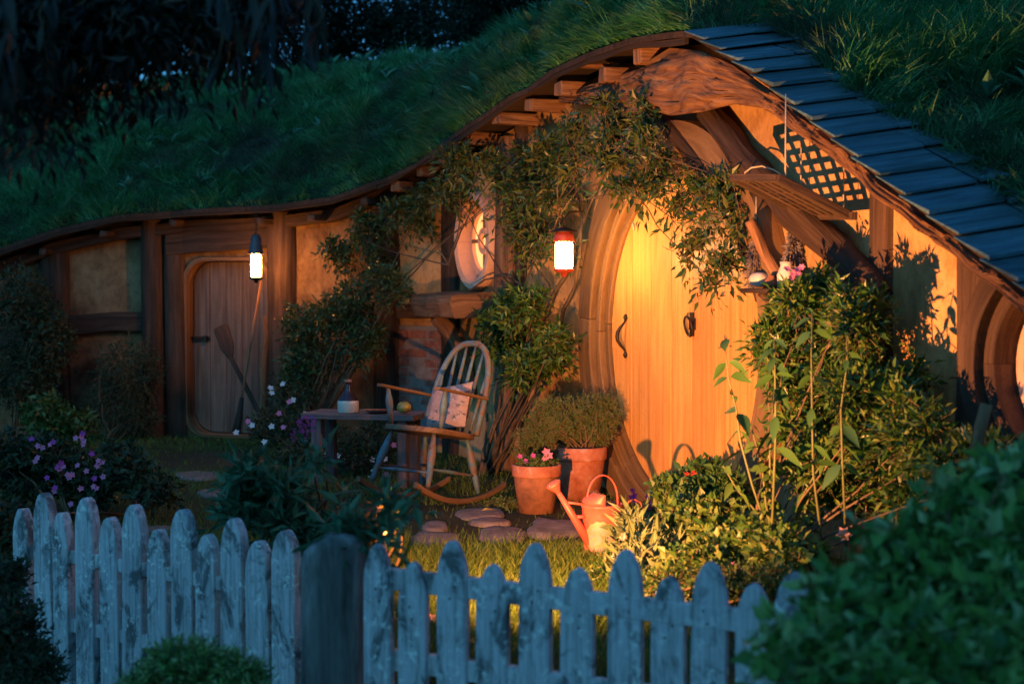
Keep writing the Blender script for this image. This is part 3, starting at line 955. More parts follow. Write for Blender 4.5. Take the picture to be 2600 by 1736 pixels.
# ring knocker on a plate
ks_ = s_of(1757, .02); kz = fz(1757, 823, .02)
m2 = MB()
m2.prism([FA(ks_ + x, .024, kz + z) for x, z in ((-.022, -.07), (.022, -.07), (.022, -.035), (.04, -.03), (.04, .035), (.022, .04), (.022, .07), (-.022, .07), (-.022, .04), (-.035, .035), (-.035, -.03), (-.022, -.035))],
         [FA(ks_ + x, .014, kz + z) for x, z in ((-.022, -.07), (.022, -.07), (.022, -.035), (.04, -.03), (.04, .035), (.022, .04), (.022, .07), (-.022, .07), (-.022, .04), (-.035, .035), (-.035, -.03), (-.022, -.035))])
kn = m2.build('knocker_plate', M['iron'], rdoor)
m2 = MB()
m2.tube([FA(ks_ + .045 * math.sin(a) , .045 + .012 * math.cos(a), kz - .012 + .058 * math.cos(a)) for a in np.linspace(0, 2 * PI, 29)], .0075, 8, caps=False)
m2.build('knocker_ring', M['iron'], kn)
# threshold
# ---- small plank door at the left
ldoor = thing('plank_door', FA(LDC, 0, .7), None, None); ldoor.parent = cot
ldoor.matrix_parent_inverse = cot.matrix_basis.inverted()
def rr_z(s):
    rad = .2; x = abs(s - LDC); k = x - (LDW - .01 - rad)
    d = rad - math.sqrt(max(0, rad * rad - k * k)) if k > 0 else 0
    return LDB + .01 + d, LDT - .01 - d
ed2 = list(np.linspace(LDC - LDW + .012, LDC + LDW - .012, 6))
door_planks(ldoor, rr_z, ed2, -.13, .03, M['grey_door'])
# reveal of the small door (curved lining)
lo_ = rrect(LDC, LDB, LDT, LDW, .2)
mb = MB()
lo2 = lo_ + [lo_[0]]
mb.grid([[FA(s, .035, z) for s, z in lo2], [FA(s, -.12, z) for s, z in lo2], [FA(LDC + (s - LDC) * 1.09, -.12, .7 + (z - .7) * 1.04) for s, z in lo2], [FA(LDC + (s - LDC) * 1.09, .035, .7 + (z - .7) * 1.04) for s, z in lo2], [FA(s, .035, z) for s, z in lo2]], smooth=False, uv=lambda i, j: (i * .1, j * .08))
mb.build('door_lining', M['log_wood'], ldoor, bevel=.006)
m2 = MB()
ls_ = s_of(508, -.1)
N = FN(ls_); T = Vector((-N.y, N.x, 0))
m2.box(FA(ls_ + .02, -.088, fz(512, 860)), (Vector((0, 0, 1)), N, T), (.018, .012, .085))
m2.box(FA(ls_ + .07, -.07, fz(512, 860)), (Vector((0, 0, 1)), N, T), (.026, .01, .012))
m2.tube([FA(ls_ - .1, -.065, fz(512, 858)), FA(ls_ + .03, -.065, fz(512, 858))], .007, 8)
m2.build('latch', M['iron'], ldoor)

# ---- round window left of the lantern
def round_window(cs, cz, r, name, fm):
    w = thing(name, FA(cs, 0, cz), None, None); w.parent = cot
    w.matrix_parent_inverse = cot.matrix_basis.inverted()
    for k in range(4):
        ring_seg('frame_segment', cs, cz, [(r - .05, -.09), (r - .03, .075), (r + .03, .08), (r + .04, .03), (r + .04, -.05), (r, -.09)], k * PI / 2, (k + 1) * PI / 2, fm, w, 14, .002)
    ring_seg('sash', cs, cz, [(r - .105, -.07), (r - .105, -.02), (r - .055, -.02), (r - .055, -.07)], 0, 2 * PI, M['white_paint'], w, 40, 0)
    # small inner ring and bars
    ring_seg('hub_ring', cs, cz, [(r * .17, -.06), (r * .17, -.015), (r * .30, -.015), (r * .30, -.06)], 0, 2 * PI, M['white_paint'], w, 28, 0)
    for a in (0, PI / 2, PI, 3 * PI / 2):
        N = FN(cs); T = Vector((-N.y, N.x, 0)) * 1
        dirv = T * math.cos(a) + Vector((0, 0, 1)) * math.sin(a)
        sd = dirv.cross(N)
        c = FA(cs, -.038, cz) + dirv * (r * .30 + (r - .115 - r * .30) / 2)
        m3 = MB(); m3.box(c, (sd, N, dirv), (.014, .014, (r - .10 - r * .30) / 2 + .004))
        m3.build('glazing_bar', M['frame_oak'], w, bevel=.003)
    m3 = MB(); loop = circ(cs, cz, r - .1, 40)
    m3.prism([FA(s, -.050, z) for s, z in loop], [FA(s, -.056, z) for s, z in loop])
    m3.build('pane', M['glass'], w)
    return w
round_window(WCs, WCz, WR, 'round_window', M['white_paint'])
round_window(RWs, RWz, RWR, 'round_window', M['dark_timber'])
ring_seg('window_surround', RWs, RWz, [(RWR + .045, -.05), (RWR + .045, .12), (RWR + .15, .12), (RWR + .15, -.05)], 0, 2 * PI, M['dark_timber'], cot, 50, 0)
# heavy timber sill under the window
sx0, sx1 = WCs - .42, WCs + .52
def sill(s_a, s_b, z, depth, th, name, mat, parent, tp=.02):
    loop = [(-.02, 0), (depth, -.035), (depth + .015, -.09), (depth - .02, -th), (-.02, -th)]
    rws = []
    ss = np.linspace(s_a, s_b, 22)
    for o, dz in loop + [loop[0]]:
        rws.append([FA(s, o * (1 + .08 * noise.noise(Vector((s * 5, 0, 0)))) , z + dz + .012 * noise.noise(Vector((s * 3, o * 6, 9)))) for s in ss])
    mb = MB(); mb.grid(rws, smooth=False, uv=lambda i, j: (i * .1, ss[j]))
    for jj in (0, -1):
        b = len(mb.v); mb.v += [rws[k][jj] for k in range(5)]
        mb.face(range(b, b + 5), [(k * .05, 0) for k in range(5)])
    return mb.build(name, mat, parent, bevel=.012)
sill(WCs - .42, WCs + .40, fz(1218, 737) + .0, .40, .20, 'window_sill', M['log_wood'], cot)
sill(RWs - .75, RWs + .5, RWz - RWR - .05, .30, .10, 'window_sill', M['dark_timber'], cot)
log('sill_bracket', [FA(WCs - .2, .3, fz(1218, 737) - .2), FA(WCs - .15, .12, fz(1218, 737) - .42), FA(WCs - .12, .03, .5)], [.05, .06, .05], M['log_wood'])
log('sill_bracket', [FA(WCs - .34, .24, fz(1218, 737) - .2), FA(WCs - .38, .06, fz(1218, 737) - .5), FA(WCs - .4, .03, .3)], [.05, .05, .05], M['dark_timber'])
# little shelf right of the door
sh_s = s_of(1945, .2)
m2 = MB(); N = FN(2.2); T = Vector((-N.y, N.x, 0))
shelf_z = fz(1960, 733, .3)
cS = FA(s_of(1990, .14), .14, shelf_z - .012)
m2.box(cS, (Vector((0, 0, 1)), N, T), (.012, .15, .19))
m2.build('shelf', M['dark_timber'], cot, bevel=.004)
m2 = MB(); m2.tube([cS + Vector((0, 0, -.012)) + T * -.1 + N * .08, cS + T * -.1 - N * .12 + Vector((0, 0, -.16))], .02, 8)
m2.build('shelf_bracket', M['dark_timber'], cot)

# ------------------------------------------------------------------ lamps
def lantern(name, px, y0, y1, off_or_Y, r, g0, g1, label, strength, col, body_mat, round_top=True):
    Y = off_or_Y
    c = P(px, (y0 + y1) / 2, Y)
    z0, z1 = P(px, y1, Y).z, P(px, y0, Y).z
    zg0, zg1 = P(px, g1, Y).z, P(px, g0, Y).z
    t = thing(name, (c.x, c.y, z0), label, 'lantern')
    base = Vector((c.x, c.y, 0))
    m2 = MB(); m2.lathe([(.0, zg0 - .05), (r * .3, zg0 - .045), (r * .35, zg0 - .025), (r * .8, zg0 - .022), (r * 1.1, zg0 - .008), (r * 1.12, zg0), (r * .95, zg0 + .002), (0, zg0 + .002)], base, 20)
    m2.build('base', body_mat, t)
    m2 = MB()
    if round_top:
        m2.lathe([(0, zg1), (r * 1.08, zg1), (r * 1.15, zg1 + .008), (r * 1.08, zg1 + .035), (r * 1.0, zg1 + .05), (r * .35, zg1 + .075), (r * .3, zg1 + .09), (0, zg1 + .092)], base, 20)
    else:
        m2.lathe([(r * 1.25, zg1 - .03), (r * 1.1, zg1 + .0), (r * .95, zg1 + .045), (r * .8, zg1 + .055), (r * .8, z1 - .03), (r * .5, z1 - .005), (0, z1)], base, 16)
    m2.build('cap', body_mat, t)
    m2 = MB()
    if round_top:
        m2.lathe([(0, zg0 + .004), (r * .86, zg0 + .004), (r * .92, zg0 + .012), (r * .92, zg1 - .012), (r * .86, zg1 - .003), (0, zg1 - .003)], base, 20)
    else:
        m2.lathe([(0, zg0 + .004), (r * .75, zg0 + .004), (r * .82, zg0 + .014), (r * .82, zg0 + (zg1 - zg0) * .78), (r * .6, zg0 + (zg1 - zg0) * .9), (0, zg1)], base, 20)
    m2.build('lit_glass', glow(name + '_flame', col, strength), t)
    for k in range(4):
        a = PI / 4 + k * PI / 2
        m2 = MB(); m2.tube([base + Vector((r * 1.05 * math.cos(a), r * 1.05 * math.sin(a), zg0)), base + Vector((r * 1.05 * math.cos(a), r * 1.05 * math.sin(a), zg1))], .003, 6)
        m2.build('guard_rod', body_mat, t)
    return t, base, zg0, zg1
red_lan = plain('lantern_red', (.42, .06, .03), .5, 0, .5, .15)
pl_ = fp(1432, 650, .52)
LY = pl_.y
t, base, a_, b_ = lantern('lantern', 1432, 598, 700, LY, .058, 614, 683, 'red lantern with a brightly lit glass hanging between round window and round door', 85, (1, .49, .17), red_lan)
m2 = MB()
top_z = b_ + .09
m2.tube([base + Vector((0, 0, top_z)), base + Vector((0, 0, top_z + .05)), base + Vector((.03, .01, top_z + .09)), FA(s_of(1480, .02), .02, top_z + .14)], .006, 8)
m2.lathe([(0, top_z + .005), (.085, top_z - .022), (.088, top_z - .03), (.03, top_z - .012)], base, 20)
m2.build('bracket', M['iron'], t)
LY2 = fp(618, 650, .42).y
dark_metal = plain('lantern_dark', (.10, .085, .09), .5, .3, .4, .1)
t, base, a_, b_ = lantern('lantern', 650, 596, 712, 12.95, .052, 636, 704, 'dark lantern glowing in front of the small plank door', 90, (1, .36, .075), dark_metal, False)
t.name = 'lantern'
topz = P(650, 596, 12.95).z
m2 = MB(); bz = P(650, 612, 12.95).z
m2.tube([base + Vector((-.042 * math.cos(a), 0, bz - .0 + .06 * math.sin(a))) for a in np.linspace(0, PI, 13)], .0035, 6)
m2.build('bail_handle', M['iron'], t)
m2 = MB()
z_ = bz + .06
while z_ < P(650, 548, 12.95).z + .04:
    m2.tube([base + Vector((.008 * math.cos(a), .003 * math.sin(a), z_ + .014 * math.sin(a))) for a in np.linspace(0, 2 * PI, 11)], .0022, 5, caps=False)
    z_ += .022
m2.build('chain', M['iron'], t)

# garden spotlight on a spike behind the pickets (its beam is what lights the garden and the door)
SPP = Vector((-.475, 5.66, .40))
AIM = Vector((1.45, 8.9, 1.75))
sp_dir = (AIM - SPP).normalized()
sx_ = sp_dir.cross(Vector((0, 0, 1))).normalized(); sy_ = sx_.cross(sp_dir)
t = thing('garden_spotlight', SPP, 'small black garden spotlight on a spike low behind the pickets', 'spotlight')
m2 = MB(); m2.lathe([(0, -.14), (.03, -.14), (.04, -.12), (.042, .0), (.036, .0), (.034, -.02)], SPP, 18, axis=(sx_, sy_, sp_dir)); m2.build('housing', M['iron'], t)
m2 = MB(); m2.lathe([(.034, -.018), (0, -.018)], SPP, 18, axis=(sx_, sy_, sp_dir)); m2.build('lens', glow('spot_lens', (1, .6, .28), 20), t)
m2 = MB(); m2.tube([SPP - sp_dir * .1, Vector((SPP.x - .03, SPP.y - .08, -.1))], .008, 8); m2.build('spike', M['iron'], t)
m2 = MB(); shp = SPP + Vector((-.022, .0, 0)); m2.box(shp + Vector((.0, .13, .02)), (Vector((1, 0, 0)), Vector((0, 0, 1)), Vector((0, 1, 0))), (.0015, .14, .13)); m2.build('side_shield', M['iron'], t)  # unseen plate added to cut the beam off on its left side
ld = bpy.data.lights.new('spot_beam', 'SPOT')
ld.energy = 800; ld.color = (1, .38, .115); ld.spot_size = math.radians(108); ld.spot_blend = 1.0; ld.shadow_soft_size = .014
lo = bpy.data.objects.new('spot_beam', ld); COL.objects.link(lo)
lo.location = SPP + sp_dir * .02
lo.rotation_euler = sp_dir.to_track_quat('-Z', 'Y').to_euler()
attach(lo, t); lo.location = SPP + sp_dir * .02

# ------------------------------------------------------------------ foliage tools
LT = np.array([(0, 0, 0), (.38, -.5, .10), (.42, 0, -.02), (.38, .5, .10), (1, 0, -.08)])
LFc = np.array([(0, 2, 1), (0, 3, 2), (1, 2, 4), (2, 3, 4)])
def leaves_np(pos, d, nrm, L, W):
    d = d / (np.linalg.norm(d, axis=1, keepdims=True) + 1e-9)
    s = np.cross(d, nrm); s /= np.linalg.norm(s, axis=1, keepdims=True) + 1e-9
    n2 = np.cross(s, d)
    V = pos[:, None, :] + d[:, None, :] * (LT[None, :, 0:1] * L[:, None, None]) + s[:, None, :] * (LT[None, :, 1:2] * W[:, None, None]) + n2[:, None, :] * (LT[None, :, 2:3] * L[:, None, None])
    Fc = (np.arange(len(pos))[:, None, None] * 5 + LFc[None]).reshape(-1, 3)
    return V.reshape(-1, 3), Fc
V, Fc = leaves_np(*weed_args)
o = mesh_np('weed_leaves', V, Fc, M['leaf_teal'], kind='stuff'); tag(o, 'broad weed leaves scattered through the hill grass', 'weeds')
def blobs_px(lst, Yf, rd):
    """(px, py, rx, ry) -> (centre, radii) in the garden; Yf gives the distance"""
    out = []
    for b in lst:
        px, py, rx, ry = b[:4]
        Y = b[4] if len(b) > 4 else (Yf(px, py) if callable(Yf) else Yf)
        c = P(px, py, Y); k = Y / F
        out.append((c, (rx * k, rd if len(b) < 6 else b[5], ry * k)))
    return out
def sub(blobs, k, sc, seed=0, fl=1.0):
    R = random.Random(seed); out = []
    for c_, r_ in blobs:
        for _ in range(k):
            while True:
                u = Vector((R.uniform(-1, 1), R.uniform(-1, 1), R.uniform(-1, 1)))
                if u.length < 1: break
            q = sc * R.uniform(.7, 1.3)
            out.append((c_ + Vector((u.x * r_[0], u.y * r_[1], u.z * r_[2])), (r_[0] * q, r_[1] * q, r_[2] * q * fl)))
    return out
def sprigs(blobs, n, nl, Ls, leafL, leafW, droop=.3, outw=.8, up=.2, shell=2.6, opp=False, clump=0, seed=1, spread=1.0, nzb=.6):
    R = np.random.default_rng(seed)
    vol = np.array([r[0] * r[1] * r[2] for _, r in blobs]) ** .8; vol /= vol.sum()
    ch = R.choice(len(blobs), n, p=vol)
    C = np.array([tuple(c) for c, _ in blobs])[ch]; RR = np.array([r for _, r in blobs])[ch]
    u = R.normal(size=(n, 3)); u /= np.linalg.norm(u, axis=1, keepdims=True)
    rad = R.uniform(.05, 1, n) ** (1 / shell)
    if clump:
        cl = R.integers(0, clump, n); cd = R.normal(size=(clump, 3)); cd /= np.linalg.norm(cd, axis=1, keepdims=True)
        u = u * .45 + cd[cl]; u /= np.linalg.norm(u, axis=1, keepdims=True)
    O = C + u * RR * rad[:, None] * R.uniform(.85, 1.1, n)[:, None]
    D = u * outw + np.array([0, 0, up]) + R.normal(0, .45, (n, 3))
    D /= np.linalg.norm(D, axis=1, keepdims=True)
    SLn = Ls * R.uniform(.6, 1.3, n)
    O = O - D * SLn[:, None] * .5
    pos, dd, nn, Ll, Wl = [], [], [], [], []
    side = np.cross(D, R.normal(size=(n, 3))); side /= np.linalg.norm(side, axis=1, keepdims=True) + 1e-9
    for k in range(nl):
        f = (k + .6) / nl
        p = O + D * (SLn * f)[:, None]; p[:, 2] -= droop * SLn * f * f
        for sg in ((1, -1) if opp else ((1,) if k % 2 else (-1,))):
            if k == nl - 1: dv = D + R.normal(0, .15, (n, 3))
            else: dv = D * .55 + side * sg * spread + R.normal(0, .25, (n, 3))
            dv[:, 2] -= droop * .5
            nv = R.normal(0, .5, (n, 3)) + np.array([0, 0, nzb]) + u * .4
            sc = R.uniform(.45, 1.35, n) * (1 - .25 * abs(f - .5))
            pos.append(p); dd.append(dv); nn.append(nv); Ll.append(leafL * sc); Wl.append(leafW * sc)
    return (np.concatenate(pos), np.concatenate(dd), np.concatenate(nn), np.concatenate(Ll), np.concatenate(Wl)), O, D, SLn
def twigs_np(O, D, L, r, droop=.3):
    n = len(O)
    V = []; a = np.cross(D, np.array([.3, .5, .8])); a /= np.linalg.norm(a, axis=1, keepdims=True) + 1e-9
    b = np.cross(D, a)
    for f, rr in ((0, r), (.5, r * .8), (1, r * .3)):
        c = O + D * (L * f)[:, None]; c[:, 2] -= droop * L * f * f
        for k in range(3):
            th = 2 * PI * k / 3
            V.append(c + (a * math.cos(th) + b * math.sin(th)) * rr)
    V = np.stack(V, 1).reshape(-1, 3)
    t = []
    for s in (0, 1):
        for k in range(3):
            t.append((s * 3 + k, s * 3 + (k + 1) % 3, s * 3 + 3 + (k + 1) % 3, s * 3 + 3 + k))
    return V, (np.arange(n)[:, None, None] * 9 + np.array(t)[None]).reshape(-1, 4)
def bez(a, b, bow, n=7, seed=0):
    a, b = Vector(a), Vector(b)
    R = random.Random(seed)
    out = []
    o = Vector((R.uniform(-1, 1), R.uniform(-1, 1), R.uniform(-.2, .6))) * bow
    for i in range(n + 1):
        t = i / n
        out.append(a.lerp(b, t) + o * math.sin(PI * t) + Vector((R.uniform(-1, 1), R.uniform(-1, 1), 0)) * bow * .12)
    return out
def plant(name, label, cat, root, blobs, n, nl, Ls, lL, lW, mat, group=None, stems=None, stem_mat=None, stem_r=.012, twig_r=.0018, nbranch=3, seed=1, bskip=1, **kw):
    t = thing(name, root, label, cat, group)
    (a, b, c, d, e), O, D, SLn = sprigs(blobs, n, nl, Ls, lL, lW, seed=seed, **kw)
    V, Fc = leaves_np(a, b, c, d, e)
    mesh_np('foliage', V, Fc, mat, t, kind='stuff')
    V, Fc = twigs_np(O, D, SLn, twig_r, kw.get('droop', .3))
    mesh_np('twigs', V, Fc, stem_mat or M['twig'], t, kind='stuff')
    R = random.Random(seed)
    rt = Vector(root)
    k = 0
    for c_, r_ in blobs[::bskip]:
        for j in range(nbranch):
            k += 1
            tgt = c_ + Vector((R.uniform(-1, 1) * r_[0], R.uniform(-1, 1) * r_[1], R.uniform(-.6, .9) * r_[2])) * .8
            if stems: st = Vector(R.choice(stems))
            else: st = rt + Vector((R.uniform(-.06, .06), R.uniform(-.06, .06), -.03))
            m2 = MB(); pts = bez(st, tgt, .05 + .04 * (tgt - st).length, 8, seed * 99 + k)
            m2.tube(pts, [lerp(stem_r, stem_r * .25, i / 8) for i in range(9)], 5, caps=False)
            m2.build('branch', stem_mat or M['twig'], t)
    return t
def flower(name, mat, c, r, parent, n=5, nrm=None, seed=0, cone=.25):
    """petals round a centre, each petal a folded leaf shape; one mesh per bloom"""
    R = random.Random(seed)
    nrm = Vector(nrm) if nrm else Vector((R.uniform(-.5, .5), -1, R.uniform(.1, .9)))
    nrm.normalize()
    a = nrm.cross(Vector((0, 0, 1))); a = a.normalized() if a.length > .1 else Vector((1, 0, 0)); b = nrm.cross(a)
    ps, ds, ns = [], [], []
    for k in range(n):
        th = 2 * PI * k / n + R.uniform(-.2, .2)
        d = a * math.cos(th) + b * math.sin(th) + nrm * cone
        ps.append(tuple(Vector(c))); ds.append(tuple(d)); ns.append(tuple(nrm))
    V, Fc = leaves_np(np.array(ps), np.array(ds), np.array(ns), np.full(n, r), np.full(n, r * .9))
    return mesh_np(name, V, Fc, mat, parent)

# ------------------------------------------------------------------ climber over the door
def YW(off): return lambda px, py: fp(px, py, off).y
cl = [(870, 590, 60, 60), (950, 560, 80, 70), (1030, 500, 80, 65), (1130, 440, 90, 65), (1210, 390, 90, 70), (1290, 365, 90, 90), (1370, 340, 80, 80), (1090, 480, 50, 40), (1310, 470, 70, 70), (1390, 450, 80, 60)]
cl2 = [(1450, 300, 70, 60), (1540, 285, 70, 70), (1625, 250, 45, 60), (1560, 345, 80, 55), (1650, 350, 75, 70), (1460, 375, 60, 45), (1640, 440, 80, 40), (1350, 560, 60, 40), (1400, 590, 55, 30), (1320, 600, 35, 40)]
cl3 = [(1740, 440, 60, 60), (1800, 480, 60, 60), (1850, 440, 45, 60), (1870, 520, 40, 50), (1730, 520, 40, 40), (1790, 580, 40, 30), (1750, 610, 45, 22), (1830, 640, 50, 35), (1810, 690, 30, 28), (1880, 590, 35, 60)]
B1 = sub(blobs_px([(x, y + 22, a * .92, b * .85) for x, y, a, b in cl], YW(.24), .14), 5, .42, 1)
plant('climbing_shrub', 'leafy dark climber hanging under the turf eave left of the round door', 'climber', FA(s_of(1150), .3, 0), B1, 880, 7, .21, .064, .023, M['leaf_climb'], seed=3, stems=[FA(s_of(1380), .2, 1.2), FA(s_of(1200), .2, 1.5), FA(s_of(1000), .15, 1.2)], nbranch=1, bskip=5, droop=.5, up=-.1, stem_mat=M['bark'], stem_r=.007)
B2 = sub(blobs_px([(x, y + 15, a * .9, b * .85) for x, y, a, b in cl2], YW(.30), .13), 4, .42, 2) + sub(blobs_px([(x - (25 if x > 1840 else 0), y + (15 if x > 1840 else 0), a * .85, b * .9) for x, y, a, b in cl3], YW(.24), .08), 3, .5, 3)
plant('climbing_shrub', 'glossy climber trailing over the top of the round yellow door', 'climber', FA(s_of(1370), .15, 0), B2, 600, 7, .21, .068, .025, M['leaf_climb'], seed=4, stems=[FA(s_of(1560), .3, 2.2), FA(s_of(1480), .2, 1.9), FA(s_of(1700), .32, 2.2)], nbranch=1, bskip=5, droop=.55, up=-.15, stem_mat=M['bark'], stem_r=.006)
# its thick stems by the lantern
t = thing('vine_trunks', FA(s_of(1390), .2, 0), 'twisted pale vine stems rising behind the red lantern', 'vine')
for k, pts in enumerate(([(1345, 960), (1352, 860), (1385, 800), (1410, 740), (1445, 690), (1462, 620), (1490, 540), (1520, 470), (1560, 380)],
                         [(1420, 950), (1418, 860), (1430, 790), (1460, 730), (1472, 650), (1478, 560), (1460, 470), (1440, 380)],
                         [(1385, 950), (1380, 880), (1370, 820), (1350, 770), (1320, 720), (1280, 700), (1230, 710), (1190, 740)],
                         [(1372, 820), (1400, 780), (1395, 720), (1370, 690), (1345, 655)])):
    m2 = MB(); pp = [fp(x, y, .16 + .05 * math.sin(i * 1.7 + k)) for i, (x, y) in enumerate(pts)]
    n_ = len(pp)
    m2.tube(pp, [lerp((.022, .018, .011, .008)[k], .006, i / (n_ - 1)) for i in range(n_)], 8, wob=.3)
    m2.build('stem', M['bark'], t)
B3 = blobs_px([(1290, 790, 60, 50), (1330, 830, 80, 60), (1250, 850, 70, 60), (1340, 900, 70, 60), (1290, 950, 70, 50), (1400, 890, 50, 50), (1360, 770, 40, 40)], YW(.38), .2)
B3 = sub(B3, 4, .5, 5)
plant('shrub', 'yellow-green shrub between the timber sill and the pots', 'shrub', FA(s_of(1330), .3, 0), B3, 850, 7, .15, .06, .024, M['leaf_bush'], seed=5, stem_mat=M['bark'], bskip=4, nbranch=2, up=.25)
B4 = blobs_px([(770, 830, 60, 60), (850, 800, 80, 60), (800, 900, 90, 60), (900, 760, 60, 50), (920, 860, 60, 70), (1000, 740, 50, 40), (760, 960, 60, 50), (960, 700, 60, 30)], YW(.5), .25)
plant('shrub', 'thin dark shrub with shining leaves behind the small table', 'shrub', FA(s_of(850), .5, 0), B4, 1250, 7, .15, .045, .02, M['leaf_climb'], seed=6, stem_mat=M['bark'], nbranch=3, up=.3, droop=.2)
# dark shrubs along the left wall
B5 = blobs_px([(330, 940, 90, 90), (290, 1020, 90, 70), (350, 1060, 60, 40)], YW(.35), .22)
plant('shrub', 'brownish shrub against the wall left of the small plank door', 'shrub', FA(s_of(320), .35, 0), B5, 1100, 6, .13, .03, .014, M['leaf_dark'], seed=7, nbranch=3)
B6 = blobs_px([(50, 760, 80, 90), (120, 850, 70, 90), (60, 950, 90, 90)], YW(.5), .3)
plant('ivy_bush', 'dark ivy mass climbing the wall corner under the low eave', 'ivy', FA(s_of(60), .45, 0), B6, 1500, 6, .14, .04, .024, M['leaf_dark'], seed=8, nbranch=2)

# ------------------------------------------------------------------ right-hand bush by the gable wall
B7 = [(2070, 755, 80, 70), (2180, 745, 50, 45), (2150, 810, 80, 80), (2020, 850, 80, 100), (2230, 930, 100, 90), (2110, 960, 130, 120), (2020, 1010, 80, 90), (2330, 1030, 90, 80), (2240, 1090, 150, 100), (2420, 1130, 100, 80), (2100, 1150, 130, 90), (2540, 1170, 90, 70), (2350, 1200, 140, 80)]
B7 = sub(blobs_px([(x, y + 15, a * .9, b * .88) for x, y, a, b in B7], YW(.32), .17), 5, .42, 7)
plant('large_bush', 'large dense green bush filling the corner right of the round door', 'bush', FA(s_of(2200), .7, 0), B7, 5200, 7, .2, .058, .02, M['leaf_bush'], seed=9, nbranch=1, bskip=5, stem_mat=M['bark'], up=.45, stem_r=.008)
# broken stake in front of it
t = thing('wooden_stake', G(2460, 1300), 'short leaning brown stake standing in the large bush', 'stake')
m2 = MB(); m2.tube([P(2455, 1300, 5.6), P(2470, 1180, 5.6), P(2488, 1090, 5.6), P(2505, 1025, 5.6)], [.022, .024, .022, .02], 10, wob=.2); m2.build('stake_wood', M['log_wood'], t)
# ------------------------------------------------------------------ chair
CW = Vector((.80, -.60, 0)); CF = Vector((-.60, -.80, 0)); CU = Vector((0, 0, 1))
CO = P(1098, 1000, 9.85); CO.z = 0
tilt = math.radians(11)
def CH(a, b, c):
    """chair frame: a across, b forward, c up; rocked back by tilt"""
    b2 = b * math.cos(tilt) - (c - .0) * math.sin(tilt)
    c2 = b * math.sin(tilt) + c * math.cos(tilt)
    return CO + CW * a + CF * (b2 + .10) + CU * (c2 + .022)
chair = thing('rocking_chair', CO, 'worn blue-painted wooden rocking chair with a hooped spindle back', 'chair')
# rockers
for sg in (-1, 1):
    m2 = MB(); rws = []
    bs_ = np.linspace(-.52, .36, 16)
    R_ = 1.0
    for da, dc in ((-.015, .0), (.015, .0), (.015, .034), (-.015, .034), (-.015, .0)):
        rws.append([CH(sg * .23 + da, b, (R_ - math.sqrt(R_ * R_ - b * b)) + dc) for b in bs_])
    m2.grid(rws, smooth=False, uv=lambda i, j: (i * .04, bs_[j]))
    for jj in (0, -1):
        b = len(m2.v); m2.v += [rws[k][jj] for k in range(4)]; m2.face(range(b, b + 4))
    m2.build('rocker', M['chair_brown'], chair, bevel=.006)
def turned(p, q, r, name, parent, mat=None, bulge=1.35):
    p, q = Vector(p), Vector(q)
    m2 = MB(); m2.tube([p.lerp(q, t) for t in (0, .08, .2, .35, .5, .62, .66, .7, .85, 1)], [r * k for k in (.7, .75, 1.0, bulge, bulge, 1.1, .95, 1.1, .95, .7)], 10)
    return m2.build(name, mat or M['chair'], parent)
for sa, bb_, bt in ((-1, .24, .17), (1, .24, .17), (-1, -.26, -.16), (1, -.26, -.16)):
    turned(CH(sa * .17, bt, .41), CH(sa * .23, bb_, .05 + (bb_ ** 2) / 2), .0195, 'leg', chair)
for sg in (-1, 1):
    turned(CH(sg * .21, .215, .19), CH(sg * .21, -.225, .19), .009, 'stretcher', chair)
turned(CH(-.21, .22, .17), CH(.21, .22, .17), .009, 'stretcher', chair)
# seat: shaped slab
loop = []
for k in range(28):
    a = 2 * PI * k / 28
    x, y = math.cos(a), math.sin(a)
    ex = 2.0 / 3.4
    loop.append((.245 * abs(x) ** ex * (1 if x > 0 else -1), .235 * abs(y) ** ex * (1 if y > 0 else -1) * 1.05 + .01))
m2 = MB(); m2.prism([CH(a, b, .445) for a, b in loop], [CH(a, b, .41) for a, b in loop], uvf=[(a, b) for a, b in loop])
m2.build('seat', M['chair_brown'], chair, bevel=.008)
# hoop back
hoop = []
for k in range(25):
    a = PI * k / 24
    w_ = .215; 
    z_ = .44 + (.60 * (math.sin(a) ** .62) if 0 < k < 24 else 0)
    x_ = -w_ * math.copysign(abs(math.cos(a)) ** .8, math.cos(a))
    hoop.append((x_, -.19 - (z_ - .44) * .20, z_))
m2 = MB(); m2.tube([CH(*p) for p in hoop], .020, 10); m2.build('hoop', M['chair'], chair)
for k in range(6):
    x_ = (k - 2.5) * .062
    zt = .44 + .60 * (1 - (abs(x_) / .215) ** 2.3) ** .5 * .985
    xt = x_ * 1.18
    m2 = MB(); m2.tube([CH(lerp(x_, xt, t), -.19 - (lerp(.44, zt, t) - .44) * .20, lerp(.44, zt, t)) for t in (0, .25, .5, .75, 1)], [.009, .012, .013, .012, .008], 8)
    m2.build('spindle', M['chair'], chair)
for sg in (-1, 1):
    bz_ = .68
    m2 = MB(); rws = []
    bs_ = np.linspace(-.24, .27, 9)
    for da, dc in ((-1, -.009), (1, -.009), (1, .009), (-1, .009), (-1, -.009)):
        rws.append([CH(sg * (.222 + .02 * (b + .24)) + da * (.016 + .014 * max(0, (b + .1))), b, bz_ + dc) for b in bs_])
    m2.grid(rws, smooth=False, uv=lambda i, j: (i * .03, bs_[j]))
    for jj in (0, -1):
        b = len(m2.v); m2.v += [rws[k][jj] for k in range(4)]; m2.face(range(b, b + 4))
    m2.build('armrest', M['chair_brown'], chair, bevel=.005)
    turned(CH(sg * .232, .19, bz_), CH(sg * .20, .15, .44), .0175, 'arm_support', chair)
